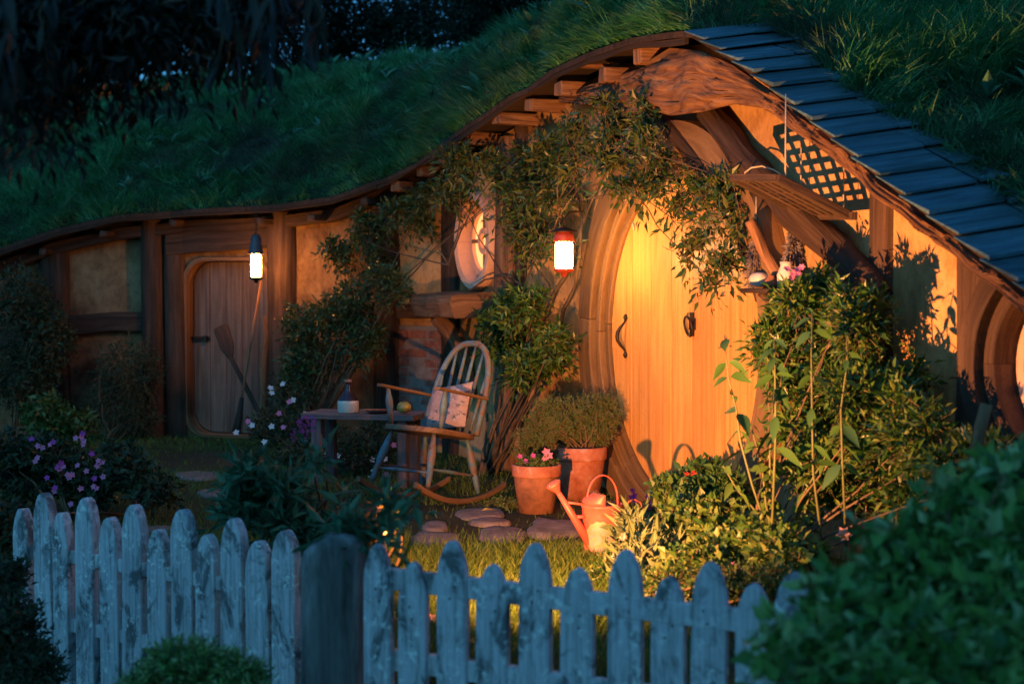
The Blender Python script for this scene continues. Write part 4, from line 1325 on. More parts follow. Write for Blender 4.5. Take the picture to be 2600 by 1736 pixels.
# cushion
mb = MB(); n_ = 14; rws1, rws2 = [], []
cc = CH(.03, -.10, .45); uC = (CH(0, -.16, .8) - CH(0, -.06, .45)).normalized(); rC = (CW * .92 + Vector((0, 0, .16))).normalized(); uC = (uC - rC * uC.dot(rC)).normalized(); nC = rC.cross(uC)
for i in range(n_ + 1):
    r1, r2 = [], []
    for j in range(n_ + 1):
        u, v = i / n_ * 2 - 1, j / n_ * 2 - 1
        hh = .055 * (max(0, (1 - u ** 4) * (1 - v ** 4)) ** .5)
        pin = 1 - .06 * (1 - abs(u * v))
        q = cc + rC * (u * .165 * (1 - .05 * (1 - v * v))) + uC * (v * .155 * (1 - .05 * (1 - u * u)) + .165)
        r1.append(q + nC * (hh + .006 * noise.noise(q * 18) * (hh > 0))); r2.append(q - nC * hh)
    rws1.append(r1); rws2.append(r2)
uvf = lambda i, j: (i / n_, j / n_)
mb.grid(rws1, uv=uvf); mb.grid([r[::-1] for r in rws2], uv=uvf)
cu = mb.build('cushion', M['cushion']); tag(cu, 'square floral cushion propped on the rocking chair', 'cushion')

# ------------------------------------------------------------------ little table and what stands on it
TCn = P(930, 1046, 10.75); TZ = TCn.z
ang = math.radians(-14)
TX = Vector((math.cos(ang), math.sin(ang), 0)); TY = Vector((-math.sin(ang), math.cos(ang), 0))
def TB(a, b, z): return Vector((TCn.x, TCn.y, 0)) + TX * a + TY * b + Vector((0, 0, z))
table = thing('garden_table', TB(0, 0, 0), 'low dark wooden bench table left of the rocking chair', 'table')
for k, (b0_, w_) in enumerate(((-.125, .062), (.0, .060), (.125, .062))):
    m2 = MB(); rws = []
    xs_ = np.linspace(-.40, .40, 14)
    for db, dz in ((-w_, -.035), (w_, -.035), (w_, .0), (-w_, .0), (-w_, -.035)):
        rws.append([TB(a + .015 * noise.noise(Vector((k * 9., db * 5, 0))), b0_ + db + (.01 * noise.noise(Vector((a * 4, k * 3., db))) if abs(db) > 0 else 0), TZ + dz) for a in xs_])
    m2.grid(rws, smooth=False, uv=lambda i, j: (i * .1, xs_[j]))
    for jj in (0, -1):
        b = len(m2.v); m2.v += [rws[q][jj] for q in range(4)]; m2.face(range(b, b + 4))
    m2.build('top_plank', M['weather_wood'], table, bevel=.008)
for a, b in ((-.30, -.12), (-.30, .12), (.30, -.12), (.30, .12)):
    m2 = MB(); N = TX
    m2.box((TB(a * 1.03, b * 1.1, -.02) + TB(a, b, TZ - .035)) / 2, (TX, TY, Vector((0, 0, 1))), (.034, .034, (TZ - .015) / 2), jit=.003)
    m2.build('leg', M['weather_wood'], table, bevel=.005)
bt = P(884, 1030, 10.7)
t = thing('stoneware_bottle', (bt.x, bt.y, TZ), 'cream and dark brown stoneware bottle on the low table', 'bottle')
m2 = MB(); m2.lathe([(0, TZ + .001), (.066, TZ + .001), (.072, TZ + .01), (.073, TZ + .07), (.070, TZ + .084), (.068, TZ + .085)], (bt.x, bt.y, 0), 28); m2.build('body', M['clay_white'], t)
m2 = MB(); m2.lathe([(.069, TZ + .0845), (.066, TZ + .092), (.045, TZ + .12), (.026, TZ + .15), (.02, TZ + .175), (.019, TZ + .205), (.0, TZ + .205)], (bt.x, bt.y, 0), 28); m2.build('neck', M['clay_dark'], t)
m2 = MB(); m2.lathe([(0, TZ + .206), (.024, TZ + .206), (.026, TZ + .214), (.024, TZ + .224), (.016, TZ + .226), (0, TZ + .222)], (bt.x, bt.y, 0), 24); m2.build('stopper', M['terracotta'], t)
ap = P(1026, 1038, 10.62)
t = thing('apple', (ap.x, ap.y, TZ), 'green and red apple on the low table beside the chair', 'apple')
pr = []
for k in range(13):
    a = PI * k / 12
    pr.append((.049 * math.sin(a) * (1 + .10 * math.cos(a)), TZ + .045 - .042 * math.cos(a) - .012 * math.exp(-((a - PI) / .35) ** 2) + .006 * math.exp(-(a / .4) ** 2)))
m2 = MB(); m2.lathe(pr, (ap.x, ap.y, 0), 24); m2.build('fruit', M['apple'], t)
m2 = MB(); m2.tube([Vector((ap.x, ap.y, TZ + .07)), Vector((ap.x + .004, ap.y, TZ + .098))], .0022, 6); m2.build('stalk', M['twig'], t)
pq = P(960, 1042, 10.66)
m2 = MB(); m2.lathe([(0, TZ + .002), (.05, TZ + .002), (.085, TZ + .014), (.088, TZ + .018), (.082, TZ + .018), (.05, TZ + .008), (0, TZ + .008)], (pq.x, pq.y, 0), 28)
pl = m2.build('dish', M['clay_dark']); tag(pl, 'small dark dish on the low table between bottle and apple', 'dish')
m2 = MB(); m2.tube([Vector((pq.x - .13, pq.y - .03, TZ + .026)), Vector((pq.x - .05, pq.y - .02, TZ + .026)), Vector((pq.x + .06, pq.y + .01, TZ + .024))], [.007, .012, .006], 8, flat=.5)
kf = m2.build('spatula', M['terracotta']); tag(kf, 'reddish flat wooden knife laid across the dark dish', 'knife')

# ------------------------------------------------------------------ spade and pole against the plank door
t = thing('spade', G(680, 1130), 'old wooden spade leaning blade up against the small plank door', 'spade')
a_, b_ = P(585, 905, 13.25), P(690, 1112, 12.9)
top_ = P(560, 828, 13.4)
m2 = MB(); m2.tube([a_, a_.lerp(b_, .4), a_.lerp(b_, .75), b_], [.020, .021, .021, .02], 10); m2.build('shaft', M['dark_timber'], t)
m2 = MB(); d_ = (top_ - a_).normalized(); sd_ = Vector((d_.z, 0, -d_.x)).normalized(); nd = d_.cross(sd_)
ln_ = (top_ - a_).length
prof = [(-.02, .018), (.05, .045), (.10, .06), (ln_ * .9, .068), (ln_, .055)]
fr, bk = [], []
lp = [(t_, w_) for t_, w_ in prof] + [(t_, -w_) for t_, w_ in prof[::-1]]
m2.prism([a_ + d_ * t_ + sd_ * w_ + nd * .015 for t_, w_ in lp], [a_ + d_ * t_ + sd_ * w_ - nd * .015 for t_, w_ in lp], uvf=[(w_, t_) for t_, w_ in lp])
m2.build('blade', M['roof_board'], t, bevel=.01)
t = thing('broom', G(614, 1120), 'thin straight pole leaning on the small plank door under the lantern', 'pole')
a_, b_ = P(663, 712, 13.35), P(614, 1010, 12.9)
m2 = MB(); m2.tube([a_, a_.lerp(b_, .5), b_], .011, 8); m2.build('handle', M['log_wood'], t)
m2 = MB(); m2.tube([b_, b_.lerp(P(603, 1090, 12.8), .5), P(600, 1095, 12.8)], [.018, .028, .04], 8); m2.build('bristles', M['dark_timber'], t)

# ------------------------------------------------------------------ pots
def pot(name, px, py_rim, py_base, Y, rpx, label, mat, rim_mat=None, nm='plant_pot', taper=.72):
    c = P(px, py_base, Y); c.z = 0
    zr = P(px, py_rim, Y).z; r = rpx * Y / F
    t = thing(nm, c, label, 'plant pot')
    rimh = zr * .24
    m2 = MB(); m2.lathe([(0, .003), (r * taper, .003), (r * .93, zr - rimh)], c, 40); m2.build('body', mat, t)
    m2 = MB(); m2.lathe([(r * .925, zr - rimh), (r * .99, zr - rimh + .002), (r, zr - rimh + .01), (r, zr - .006), (r * .97, zr), (r * .9, zr), (r * .88, zr - .02), (r * .86, zr - .05)], c, 40); m2.build('rim', rim_mat or mat, t)
    m2 = MB(); m2.lathe([(r * .88, zr - .03), (0, zr - .02)], c, 24); m2.build('soil', M['soil'], t)
    return c, zr, r
c1, z1_, r1_ = pot('p', 1472, 1132, 1270, 9.95, 69, 'large terracotta pot holding the bushy herb beside the round door', M['terracotta'])
c2, z2_, r2_ = pot('p', 1362, 1178, 1305, 9.42, 63, 'stained terracotta pot of violets in front of the large pot', M['terracotta_dark'], M['terracotta'])
c3, z3_, r3_ = pot('p', 1335, 1085, 1200, 11.2, 38, 'plain orange pot standing behind the small violet pot', M['terracotta'])
# moon-shaped bowl of snapdragons behind the watering can
c4, z4_, r4_ = pot('p', 1650, 1312, 1375, 8.5, 56, 'shallow terracotta pot with magenta flowers behind the watering can', M['terracotta'])
# herb
Bh = [(Vector((c1.x - .07, c1.y + .02, z1_ + .16)), (.16, .15, .13)), (Vector((c1.x + .06, c1.y, z1_ + .17)), (.15, .15, .14)), (Vector((c1.x - .16, c1.y - .02, z1_ + .12)), (.12, .12, .16)), (Vector((c1.x + .12, c1.y, z1_ + .11)), (.10, .12, .10)), (Vector((c1.x - .25, c1.y - .05, z1_ + .06)), (.12, .12, .17)), (Vector((c1.x - .33, c1.y - .08, z1_ + .0)), (.09, .1, .13)), (Vector((c1.x - .2, c1.y, z1_ + .2)), (.12, .1, .1)), (Vector((c1.x + .17, c1.y, z1_ + .2)), (.09, .1, .12))]
plant('herb_bush', 'bushy grey-green rosemary-like herb growing in the large pot', 'herb', (c1.x, c1.y, z1_ - .02), Bh, 2300, 12, .10, .024, .005, M['leaf_herb'], seed=11, nbranch=9, up=.7, opp=True, droop=.1, stem_r=.006, outw=.6, shell=1.6)
Bv = [(Vector((c2.x, c2.y, z2_ + .02)), (.11, .11, .035))]
tv = plant('violets', 'small violet plant flowering in the stained pot', 'flowering plant', (c2.x, c2.y, z2_ - .02), Bv, 120, 5, .06, .025, .018, M['leaf_garden'], seed=12, nbranch=4, stem_r=.002)
for k, (px, py) in enumerate(((1320, 1158), (1335, 1170), (1354, 1156), (1387, 1148), (1393, 1156), (1382, 1164))):
    r_ = .03 if k in (3, 4) else .018
    p_ = P(px, py, c2.y - .08)
    flower('bloom', M['petal_purple'] if k < 3 else M['petal_pink'], p_, r_, tv, 5, (0.1, -1, .3), k)
    m2 = MB(); m2.tube([p_, Vector((c2.x + (p_.x - c2.x) * .6, c2.y, z2_ - .01))], .0015, 5); m2.build('flower_stalk', M['stem'], tv)
B_ = [(Vector((c4.x, c4.y, z4_ + .03)), (.11, .1, .04))]
ts = plant('snapdragons', 'magenta snapdragons in the shallow pot behind the watering can', 'flowering plant', (c4.x, c4.y, z4_ - .02), B_, 120, 5, .07, .03, .012, M['leaf_garden'], seed=13, nbranch=4, stem_r=.003)
for k, (px, py, nb) in enumerate(((1607, 1252, 3), (1650, 1258, 5), (1655, 1278, 4), (1612, 1268, 2))):
    for j in range(nb):
        p_ = P(px + random.uniform(-6, 6), py + random.uniform(-12, 12), 8.45)
        flower('bloom', M['petal_magenta'], p_, .018, ts, 5, None, k * 9 + j)
    m2 = MB(); m2.tube([P(px, py - 8, 8.46), P(px + 6, py + 50, 8.48)], .002, 5); m2.build('flower_stalk', M['stem'], ts)

# ------------------------------------------------------------------ watering can
wc = P(1528, 1412, 7.94); wc.z = 0
can = thing('watering_can', wc, 'coral red metal watering can standing on the grass by the door', 'watering can')
rt, rb, hc = .103, .092, .268
m2 = MB(); m2.lathe([(0, .004), (rb, .004), (rb + .003, .012), (rb, .02), (rt - .002, hc - .02), (rt + .004, hc - .012), (rt + .004, hc), (rt - .004, hc), (rt - .006, hc - .05)], wc, 40); m2.build('body', M['can_red'], can)
m2 = MB(); m2.lathe([(rb - .002, .03), (rt - .006, hc - .04)], wc, 32); m2.lathe([(0, .03), (rb - .002, .03)], wc, 32); m2.build('inside', M['can_inner'], can)
SPL = Vector((-1, -.12, 0)).normalized(); SPR = Vector((SPL.y, -SPL.x, 0))
# half cover over the spout side
cov = []
for i in range(7):
    el = PI / 2 * i / 6
    cov.append([wc + Vector((0, 0, hc + .055 * math.sin(el))) + SPL * (math.cos(th) * (rt - .002) * (math.cos(el) * .85 + .15)) + SPR * (math.sin(th) * (rt - .002)) for th in np.linspace(-PI / 2, PI / 2, 15)])
m2 = MB(); m2.grid(cov); o_ = m2.build('half_cover', M['can_red'], can); md = o_.modifiers.new('thick', 'SOLIDIFY'); md.thickness = .003
# spout + rose
pA = P(1502, 1386, 7.9); pB = P(1418, 1250, 7.86)
pA.x = max(pA.x, wc.x - .09)
m2 = MB(); m2.tube([pA, pA.lerp(pB, .5), pB], [.026, .019, .013], 14); m2.build('spout', M['can_red'], can)
dS = (pB - pA).normalized(); aS = dS.cross(Vector((0, 1, 0))).normalized(); bS = dS.cross(aS)
dR = (dS + Vector((-.25, -.1, .45))).normalized(); aS = dR.cross(Vector((0, 1, 0))).normalized(); bS = dR.cross(aS)
m2 = MB(); m2.lathe([(.012, -.005), (.016, .01), (.038, .045), (.041, .052), (.036, .058), (.018, .064), (0, .065)], pB, 24, axis=(aS, bS, dR)); m2.build('rose', M['can_red'], can)
m2 = MB(); m2.tube([P(1432, 1274, 7.87), P(1498, 1282, 7.9)], .006, 8); m2.tube([P(1462, 1312, 7.88), P(1488, 1311, 7.9)], .009, 8); m2.build('spout_brace', M['can_red'], can)
# top handle: flat band arch
def band(pts, wv, w, name, mat):
    m3 = MB(); n2_ = len(pts)
    rws = [[p + wv * w for p in pts], [p - wv * w for p in pts]]
    m3.grid(rws); o = m3.build(name, mat, can); md = o.modifiers.new('thick', 'SOLIDIFY'); md.thickness = .005; md.offset = 0
    return o
arch = []
for k in range(19):
    a = PI * k / 18
    arch.append(wc + Vector((0, 0, hc - .01 + .155 * math.sin(a) ** .8)) + Vector((1, .25, 0)).normalized() * (-.082 * math.cos(a)) )
band(arch, Vector((-.25, 1, 0)).normalized(), .014, 'top_handle', M['can_red'])
side = []
for k in range(17):
    a = -PI * .12 + PI * 1.18 * k / 16
    side.append(wc + Vector((rt + .005 + .065 * (1 - math.cos(a)) * .5 * 1.0, 0, 0)) + Vector((0, 0, hc - .03 + .05 * math.sin(a) * 1.0)))
side = [wc + Vector((x, -.02, z)) for x, z in ((.10, .05), (.106, .06), (.112, .12), (.112, .2), (.116, .25), (.135, .283), (.165, .292), (.195, .275), (.205, .24), (.195, .20), (.175, .17), (.15, .14), (.13, .10), (.112, .07))]
band(side, Vector((.1, 1, 0)).normalized(), .011, 'side_handle', M['can_red'])
# round painted emblem on the front: cream oval on ochre scalloped ring with spots
def on_can(x, z, off):
    th = x / .1
    r_ = lerp(rb, rt, z / hc) + off
    return wc + Vector((r_ * math.sin(th), -r_ * math.cos(th), z))
def disc(cx, cz, rx, rz, off, name, mat, n=30, scal=0):
    m3 = MB(); b = 0
    rws = []
    for f in (0.001, .35, .7, 1):
        rws.append([on_can(cx + rx * f * math.cos(a) * (1 + scal * math.cos(a * 14)), cz + rz * f * math.sin(a) * (1 + scal * math.cos(a * 14)), off) for a in np.linspace(0, 2 * PI, n + 1)])
    m3.grid(rws); return m3.build(name, mat, can)
ochre = plain('ochre_paint', (.60, .30, .16), .5)
cream = plain('cream_paint', (.36, .29, .22), .5)
disc(-.015, .105, .083, .085, .0015, 'painted_ring', ochre, 112, .03)
disc(-.012, .10, .065, .068, .003, 'painted_oval', cream)
for k, (dx, dz, r_) in enumerate(((-.02, .035, .012), (.015, .02, .009), (-.035, .0, .01), (.0, -.02, .012), (.03, -.03, .008), (-.02, -.035, .009), (.035, .01, .005))):
    disc(-.012 + dx, .10 + dz, r_, r_ * .8, .0045, 'painted_spot', ochre if k < 6 else M['can_inner'], 12)

# ------------------------------------------------------------------ stepping stones
def stone(x0, x1, y0, y1, k, lab, grp='stepping stones by the watering can'):
    m2 = MB(); n_ = 16; lp = []
    cx, cy = (x0 + x1) / 2, (y0 + y1) / 2
    for i in range(n_):
        a = 2 * PI * i / n_
        rr_ = 1 + .34 * noise.noise(Vector((math.cos(a) * 1.5 + k * 7, math.sin(a) * 1.5, 1)))
        ca = math.copysign(abs(math.cos(a)) ** .75, math.cos(a)); sa = math.copysign(abs(math.sin(a)) ** .75, math.sin(a))
        lp.append(G(cx + (x1 - x0) / 2 * ca * rr_, cy + (y1 - y0) / 2 * sa * rr_, .018))
    c_ = sum(lp, Vector()) / n_
    mid = [c_.lerp(p, .93) for p in lp]
    rws = [[c_ + Vector((0, 0, .004))] * (n_ + 1)]
    for f, dz in ((.5, .006), (.92, .002), (1.0, -.012), (1.03, -.06)):
        r = [c_.lerp(p, f) + Vector((0, 0, dz + .006 * noise.noise(p * 9 * f))) for p in lp]; rws.append(r + [r[0]])
    m2.grid(rws); o = m2.build('stepping_stone', M['stone']); tag(o, lab, 'stone', grp)
for k, (q, lab) in enumerate((((1159, 1287, 1288, 1314), 'long flat stone nearest the chair rocker'), ((1198, 1294, 1314, 1330), 'narrow flat stone just behind the cracked stone'), ((1217, 1335, 1333, 1371), 'cracked flat stone in front of the small violet pot'), ((1335, 1470, 1314, 1362), 'broad flat stone touching the watering can spout'), ((1043, 1160, 1348, 1380), 'reddish flat stone behind the first pickets right of the gate post'), ((1200, 1290, 1384, 1405), 'dark low stone sunk at the lawn edge'), ((1385, 1476, 1380, 1396), 'small stone half hidden in the bright grass'), ((1072, 1140, 1322, 1345), 'flat stone under the front of the rocking chair'), ((440, 560, 1195, 1215), 'dark stone in the worn earth before the plank door'), ((500, 600, 1240, 1258), 'brown stone in the grass behind the left pickets'), ((330, 460, 1335, 1350), 'long dark stone right behind the left pickets'))):
    stone(q[0], q[1], q[2], q[3], k, lab, None)

# ------------------------------------------------------------------ lawn grass
def in_lawn(x, y):
    if y > 14 - .1: return 0
    if y < 5.2: return .25 if x > -3 else 0
    # beds at right
    if x > .75 and y < 8.6: return .15
    # path of bare earth and stones
    pxx = 1300 + x / y * F; pyy = 700 + H / y * F
    if 1040 < pxx < 1500 and 1285 < pyy < 1400: return .10
    if 400 < pxx < 660 and 1150 < pyy < 1200: return .15
    return 1
pp_ = []
for _ in range(170000):
    y = random.uniform(5.0, 13.9) if random.random() < .55 else random.uniform(6.2, 8.6)
    x = random.uniform(-.34 * y, .30 * y)
    if random.random() < in_lawn(x, y): pp_.append((x, y, gz(x, y)))
pp_ = np.array(pp_)
near = (pp_[:, 1] < 8.4) & (pp_[:, 0] > -.8)
# keep behind the facade clear: drop points past the wall
def front_of_wall(p):
    px = 1300 + p[:, 0] / p[:, 1] * F
    wy = np.interp(px, [s_ for s_ in np.linspace(-300, 2800, 80)], [FA(s_of(q), 0, 0).y for q in np.linspace(-300, 2800, 80)])
    return p[:, 1] < wy - .05
m_ = front_of_wall(pp_); pp_ = pp_[m_]; near = near[m_]
ln = RG.normal(0, .35, pp_.shape); ln[:, 2] = 1
ln /= np.linalg.norm(ln, axis=1, keepdims=True)
Lg = np.where(near, RG.uniform(.05, .12, len(pp_)), RG.uniform(.025, .06, len(pp_)))
V, Fc = blades(pp_, ln, Lg, np.where(near, RG.uniform(.004, .007, len(pp_)), RG.uniform(.003, .006, len(pp_))), 3, .35)
g = mesh_np('lawn_grass', V, Fc, M['grass_lawn'], kind='stuff'); tag(g, 'short green lawn grass round the stepping stones and plank door', 'grass')
# low weeds near pots
for k, (px, py, lab) in enumerate(((1275, 1290, 'small clump of clover between chair rocker and violet pot'), (1440, 1268, 'tiny weeds sprouting at the foot of the large pot'))):
    c = G(px, py)
    plant('weed', lab, 'weed', c, [(c + Vector((0, 0, .03)), (.12, .1, .035))], 160, 5, .05, .016, .012, M['leaf_garden'], seed=30 + k, nbranch=3, stem_r=.002)
# fallen leaf
c = G(1222, 1296, .045)
V, Fc = leaves_np(np.array([tuple(c)]), np.array([(1, .3, .1)]), np.array([(0, 0, 1.)]), np.array([.09]), np.array([.06]))
o = mesh_np('fallen_leaf', V, Fc, M['petal_yellow']); tag(o, 'single curled yellow leaf lying on the stone by the rocker', 'leaf')

# ------------------------------------------------------------------ garden bed at the right front
Bs = blobs_px([(1620, 1385, 70, 45, 7.5), (1690, 1400, 70, 50, 7.5), (1760, 1350, 70, 50, 7.7), (1640, 1450, 70, 40, 7.1), (1600, 1330, 25, 25, 7.7)], 7.5, .2)
plant('sage_plant', 'pale broad-leaved sage growing right of the watering can', 'plant', G(1660, 1430), Bs, 520, 6, .12, .085, .026, M['leaf_sage'], seed=14, nbranch=3, up=.8, droop=.15)
Bs = blobs_px([(1730, 1320, 60, 50, 7.6), (1820, 1330, 70, 60, 7.4), (1860, 1390, 80, 50, 7.0), (1780, 1430, 90, 45, 6.9), (1930, 1370, 80, 50, 6.9), (1990, 1400, 80, 45, 6.6), (1700, 1270, 40, 40, 8.0)], 7.2, .2)
plant('geranium', 'bright green leafy geranium patch below the round door', 'plant', G(1830, 1440), Bs, 1200, 6, .1, .045, .034, M['leaf_garden'], seed=15, nbranch=3, up=.7, droop=.15)
Bs = blobs_px([(1560, 1440, 40, 40, 7.3), (1600, 1480, 60, 45, 6.9), (1700, 1480, 90, 40, 6.5), (1850, 1470, 100, 40, 6.3), (1500, 1480, 40, 30, 7.1), (1960, 1470, 80, 40, 6.2)], 6.7, .15)
plant('groundcover', 'small-leaved bedding plants just behind the right pickets', 'bedding plants', G(1700, 1540), Bs, 1500, 6, .07, .026, .014, M['leaf_garden'], seed=16, nbranch=3, up=.6)
Bs = blobs_px([(1720, 1230, 50, 35, 8.2), (1790, 1210, 60, 45, 8.1), (1850, 1250, 60, 60, 8.0), (1750, 1270, 50, 30, 8.0)], 8.1, .15)
tl = plant('lantana', 'leafy plant with red flowers in front of the round door', 'flowering plant', G(1770, 1330), Bs, 330, 6, .1, .055, .03, M['leaf_broad'], seed=17, nbranch=4, up=.6, stem_mat=M['stem'], stem_r=.006)
for k, (px, py, mt) in enumerate(((1745, 1208, 'petal_red'), (1760, 1205, 'petal_red'), (1737, 1213, 'petal_red'), (1778, 1208, 'petal_peach'))):
    flower('bloom', M[mt], P(px, py, 8.05), .024, tl, 7, None, k)
# long stems
def stalk_plant(name, label, cat, base, stems, mat, stem_mat, leafL, leafW, Y, per=10, seed=0, r=.006, single=False, gap=1.0, group=None):
    R = random.Random(seed)
    t = thing(name, base, label, cat, group)
    for st in stems:
        pts = [P(x, y, Y + R.uniform(-.04, .04)) for x, y in st]
        m2 = MB(); n_ = len(pts); m2.tube(pts, [lerp(r, r * .4, i / (n_ - 1)) for i in range(n_)], 7); m2.build('stem', stem_mat, t)
        for k in range(per):
            f = .25 + .75 * (k + .5) / per * gap
            if f > 1: f = 1
            q = f * (n_ - 1); i = min(int(q), n_ - 2); p_ = pts[i].lerp(pts[i + 1], q - i)
            a = k * 2.4 + R.uniform(-.4, .4)
            for aa in (a, a + PI):
                d = Vector((math.cos(aa), math.sin(aa) * .8, R.uniform(-.9, .45))).normalized()
                L_ = leafL * R.uniform(.6, 1.15) * (1.1 - .4 * f)
                big_leaf(t, p_, d, L_, leafW * L_ / leafL, mat, R)
    return t
def big_leaf(parent, p, d, L, W, mat, R, name='leaf'):
    """one curved pointed leaf with a midrib fold"""
    d = d.normalized(); up = Vector((0, 0, 1))
    s = d.cross(up); s = s.normalized() if s.length > .05 else Vector((1, 0, 0)); n = s.cross(d)
    ro = R.uniform(-1.1, 1.1); s, n = s * math.cos(ro) + n * math.sin(ro), n * math.cos(ro) - s * math.sin(ro)
    curl = R.uniform(.15, .5); fold = R.uniform(.1, .3)
    rws = [[], [], []]; V = []; prof = ((0, .05), (.12, .5), (.3, .95), (.5, 1), (.7, .72), (.88, .3), (1, .02))
    for t_, w_ in prof:
        c = p + d * (L * (.08 + .92 * t_)) + Vector((0, 0, -1)) * (curl * L * t_ * t_)
        V += [c + s * (W * .5 * w_) + n * (fold * W * w_ * .5), c, c - s * (W * .5 * w_) + n * (fold * W * w_ * .5)]
    Fc = []
    for i in range(len(prof) - 1):
        a = i * 3
        Fc += [(a, a + 1, a + 4, a + 3), (a + 1, a + 2, a + 5, a + 4)]
    return mesh_np(name, np.array([tuple(v) for v in V]), Fc, mat, parent, smooth=True)
stalk_plant('sunflower_stalk', 'tall broad-leaved plant standing before the right edge of the round door', 'plant', G(1905, 1380), [[(1960, 1380), (1910, 1230), (1880, 1120), (1870, 1040), (1850, 960), (1842, 890), (1840, 850)]], M['leaf_broad'], M['stem'], .13, .062, 7.0, 8, 51, .006)
stalk_plant('rose_canes', 'upright canes with sparse leaves in front of the large bush', 'rose', G(1950, 1380), [[(1965, 1370), (1945, 1280), (1935, 1180), (1900, 1060)], [(1960, 1370), (1955, 1250), (1955, 1150), (1965, 1000)], [(2075, 1420), (2050, 1330), (2030, 1270), (2090, 1170), (2140, 1070)], [(1975, 1370), (1930, 1310), (1870, 1240), (1835, 1180)], [(2035, 1400), (2045, 1290), (2075, 1200)]], M['leaf_garden'], M['stem'], .085, .045, 7.15, 11, 52, .007)
stalk_plant('broadleaf_herb', 'pale-stemmed herb with drooping pointed leaves before the bush', 'plant', G(2080, 1380), [[(2090, 1400), (2065, 1200), (2062, 1040), (2060, 900), (2062, 790)], [(2150, 1400), (2140, 1200), (2135, 1040), (2150, 930), (2150, 860)], [(1960, 1350), (1970, 1100), (1968, 950), (1965, 850)]], M['leaf_broad'], M['stem'], .115, .046, 6.75, 10, 53, .006)
t = thing('rose_bloom', P(2142, 1356, 6.6), 'single salmon pink rose low in front of the hedge', 'flower')
for k in range(3): flower('petals', M['petal_peach'], P(2142, 1356, 6.6), .035 - .008 * k, t, 6, (0, -1, .5), k, cone=.2 + .5 * k)
m2 = MB(); m2.tube([P(2142, 1358, 6.6), P(2150, 1440, 6.65), G(2150, 1500)], .003, 6); m2.build('stem', M['stem'], t)
for k, (px, py, lab) in enumerate(((1862, 1438, 'small pale pink flower behind the tallest right picket'), (1562, 1415, 'tiny white flower beside the watering can'), (1580, 1360, 'small peach bud among the sage leaves'), (2015, 690, 'pink flower cluster at the shelf end above the bush'))):
    Y = 6.6 if k == 0 else (7.3 if k < 3 else fp(2015, 690, .5).y)
    t = thing('flower', P(px, py, Y), lab, 'flower')
    for j in range(2 if k < 3 else 6):
        rr_ = 4 if k < 3 else 22
        flower('petals', M[('petal_pink', 'petal_white', 'petal_peach', 'petal_pink')[k]], P(px + random.uniform(-rr_, rr_), py + random.uniform(-rr_, rr_), Y), .02, t, 6, None, k * 7 + j)
    m2 = MB(); m2.tube([P(px, py, Y), P(px + 4, py + 60, Y + .03)], .0018, 5); m2.build('stem', M['stem'], t)

# ------------------------------------------------------------------ hanging rack, herbs, shelf goods
RA, RB, RC, RD = P(1858, 450, 8.02), P(2042, 548, 8.05), P(2160, 548, 7.55), P(1975, 452, 7.42)
rack = thing('hanging_rack', (RA + RC) / 2, 'dark lattice drying rack hung by cords beside the round door', 'rack')
def bar(a, b, w, h, name, mat, parent):
    a, b = Vector(a), Vector(b); d = (b - a); L = d.length; d.normalize()
    s = d.cross(Vector((0, 0, 1))).normalized(); u = s.cross(d)
    m2 = MB(); m2.box((a + b) / 2, (s, u, d), (w, h, L / 2)); return m2.build(name, mat, parent, bevel=.003)
up3 = Vector((0, 0, .006))
bar(RA, RB, .012, .02, 'frame_rail', M['dark_timber'], rack); bar(RD, RC, .012, .02, 'frame_rail', M['dark_timber'], rack)
bar(RA, RD, .012, .018, 'frame_rail', M['dark_timber'], rack); bar(RB + (RC - RB) * -.02, RB + (RC - RB) * 1.08, .016, .02, 'frame_rail', M['dark_timber'], rack)
for k in range(1, 7):
    t_ = k / 7
    bar(RA.lerp(RB, t_) + up3, RD.lerp(RC, t_) + up3, .019, .004, 'slat', M['dark_timber'], rack)
for k in range(1, 6):
    t_ = k / 6
    bar(RA.lerp(RD, t_) - up3, RB.lerp(RC, t_) - up3, .018, .004, 'slat', M['dark_timber'], rack)
def cord(name, a, b, r, parent, sag=0):
    m2 = MB(); m2.tube([Vector(a).lerp(Vector(b), t_) + Vector((0, 0, -sag * math.sin(PI * t_))) for t_ in np.linspace(0, 1, 9 if sag else 3)], r, 6); return m2.build(name, M['rope'], parent)
for (px, y0, tg) in ((1995, 250, RD.lerp(RC, .1)), (2032, 305, RA.lerp(RB, .95)), (2113, 328, RB.lerp(RC, .85))):
    q = P(px, y0, tg.y); cord('cord', (tg.x, tg.y, q.z + .02), tg, .0035, rack)
m2 = MB()
arc = [P(x, y, Y) for x, y, Y in ((1887, 455, 8.3), (1892, 438, 8.3), (1908, 426, 8.28), (1935, 422, 8.25), (1965, 432, 8.2), (1990, 448, 8.18), (2012, 470, 8.15), (2032, 492, 8.12))]
m2.tube(arc, .005, 6); m2.build('bent_twig', M['rope'], rack)
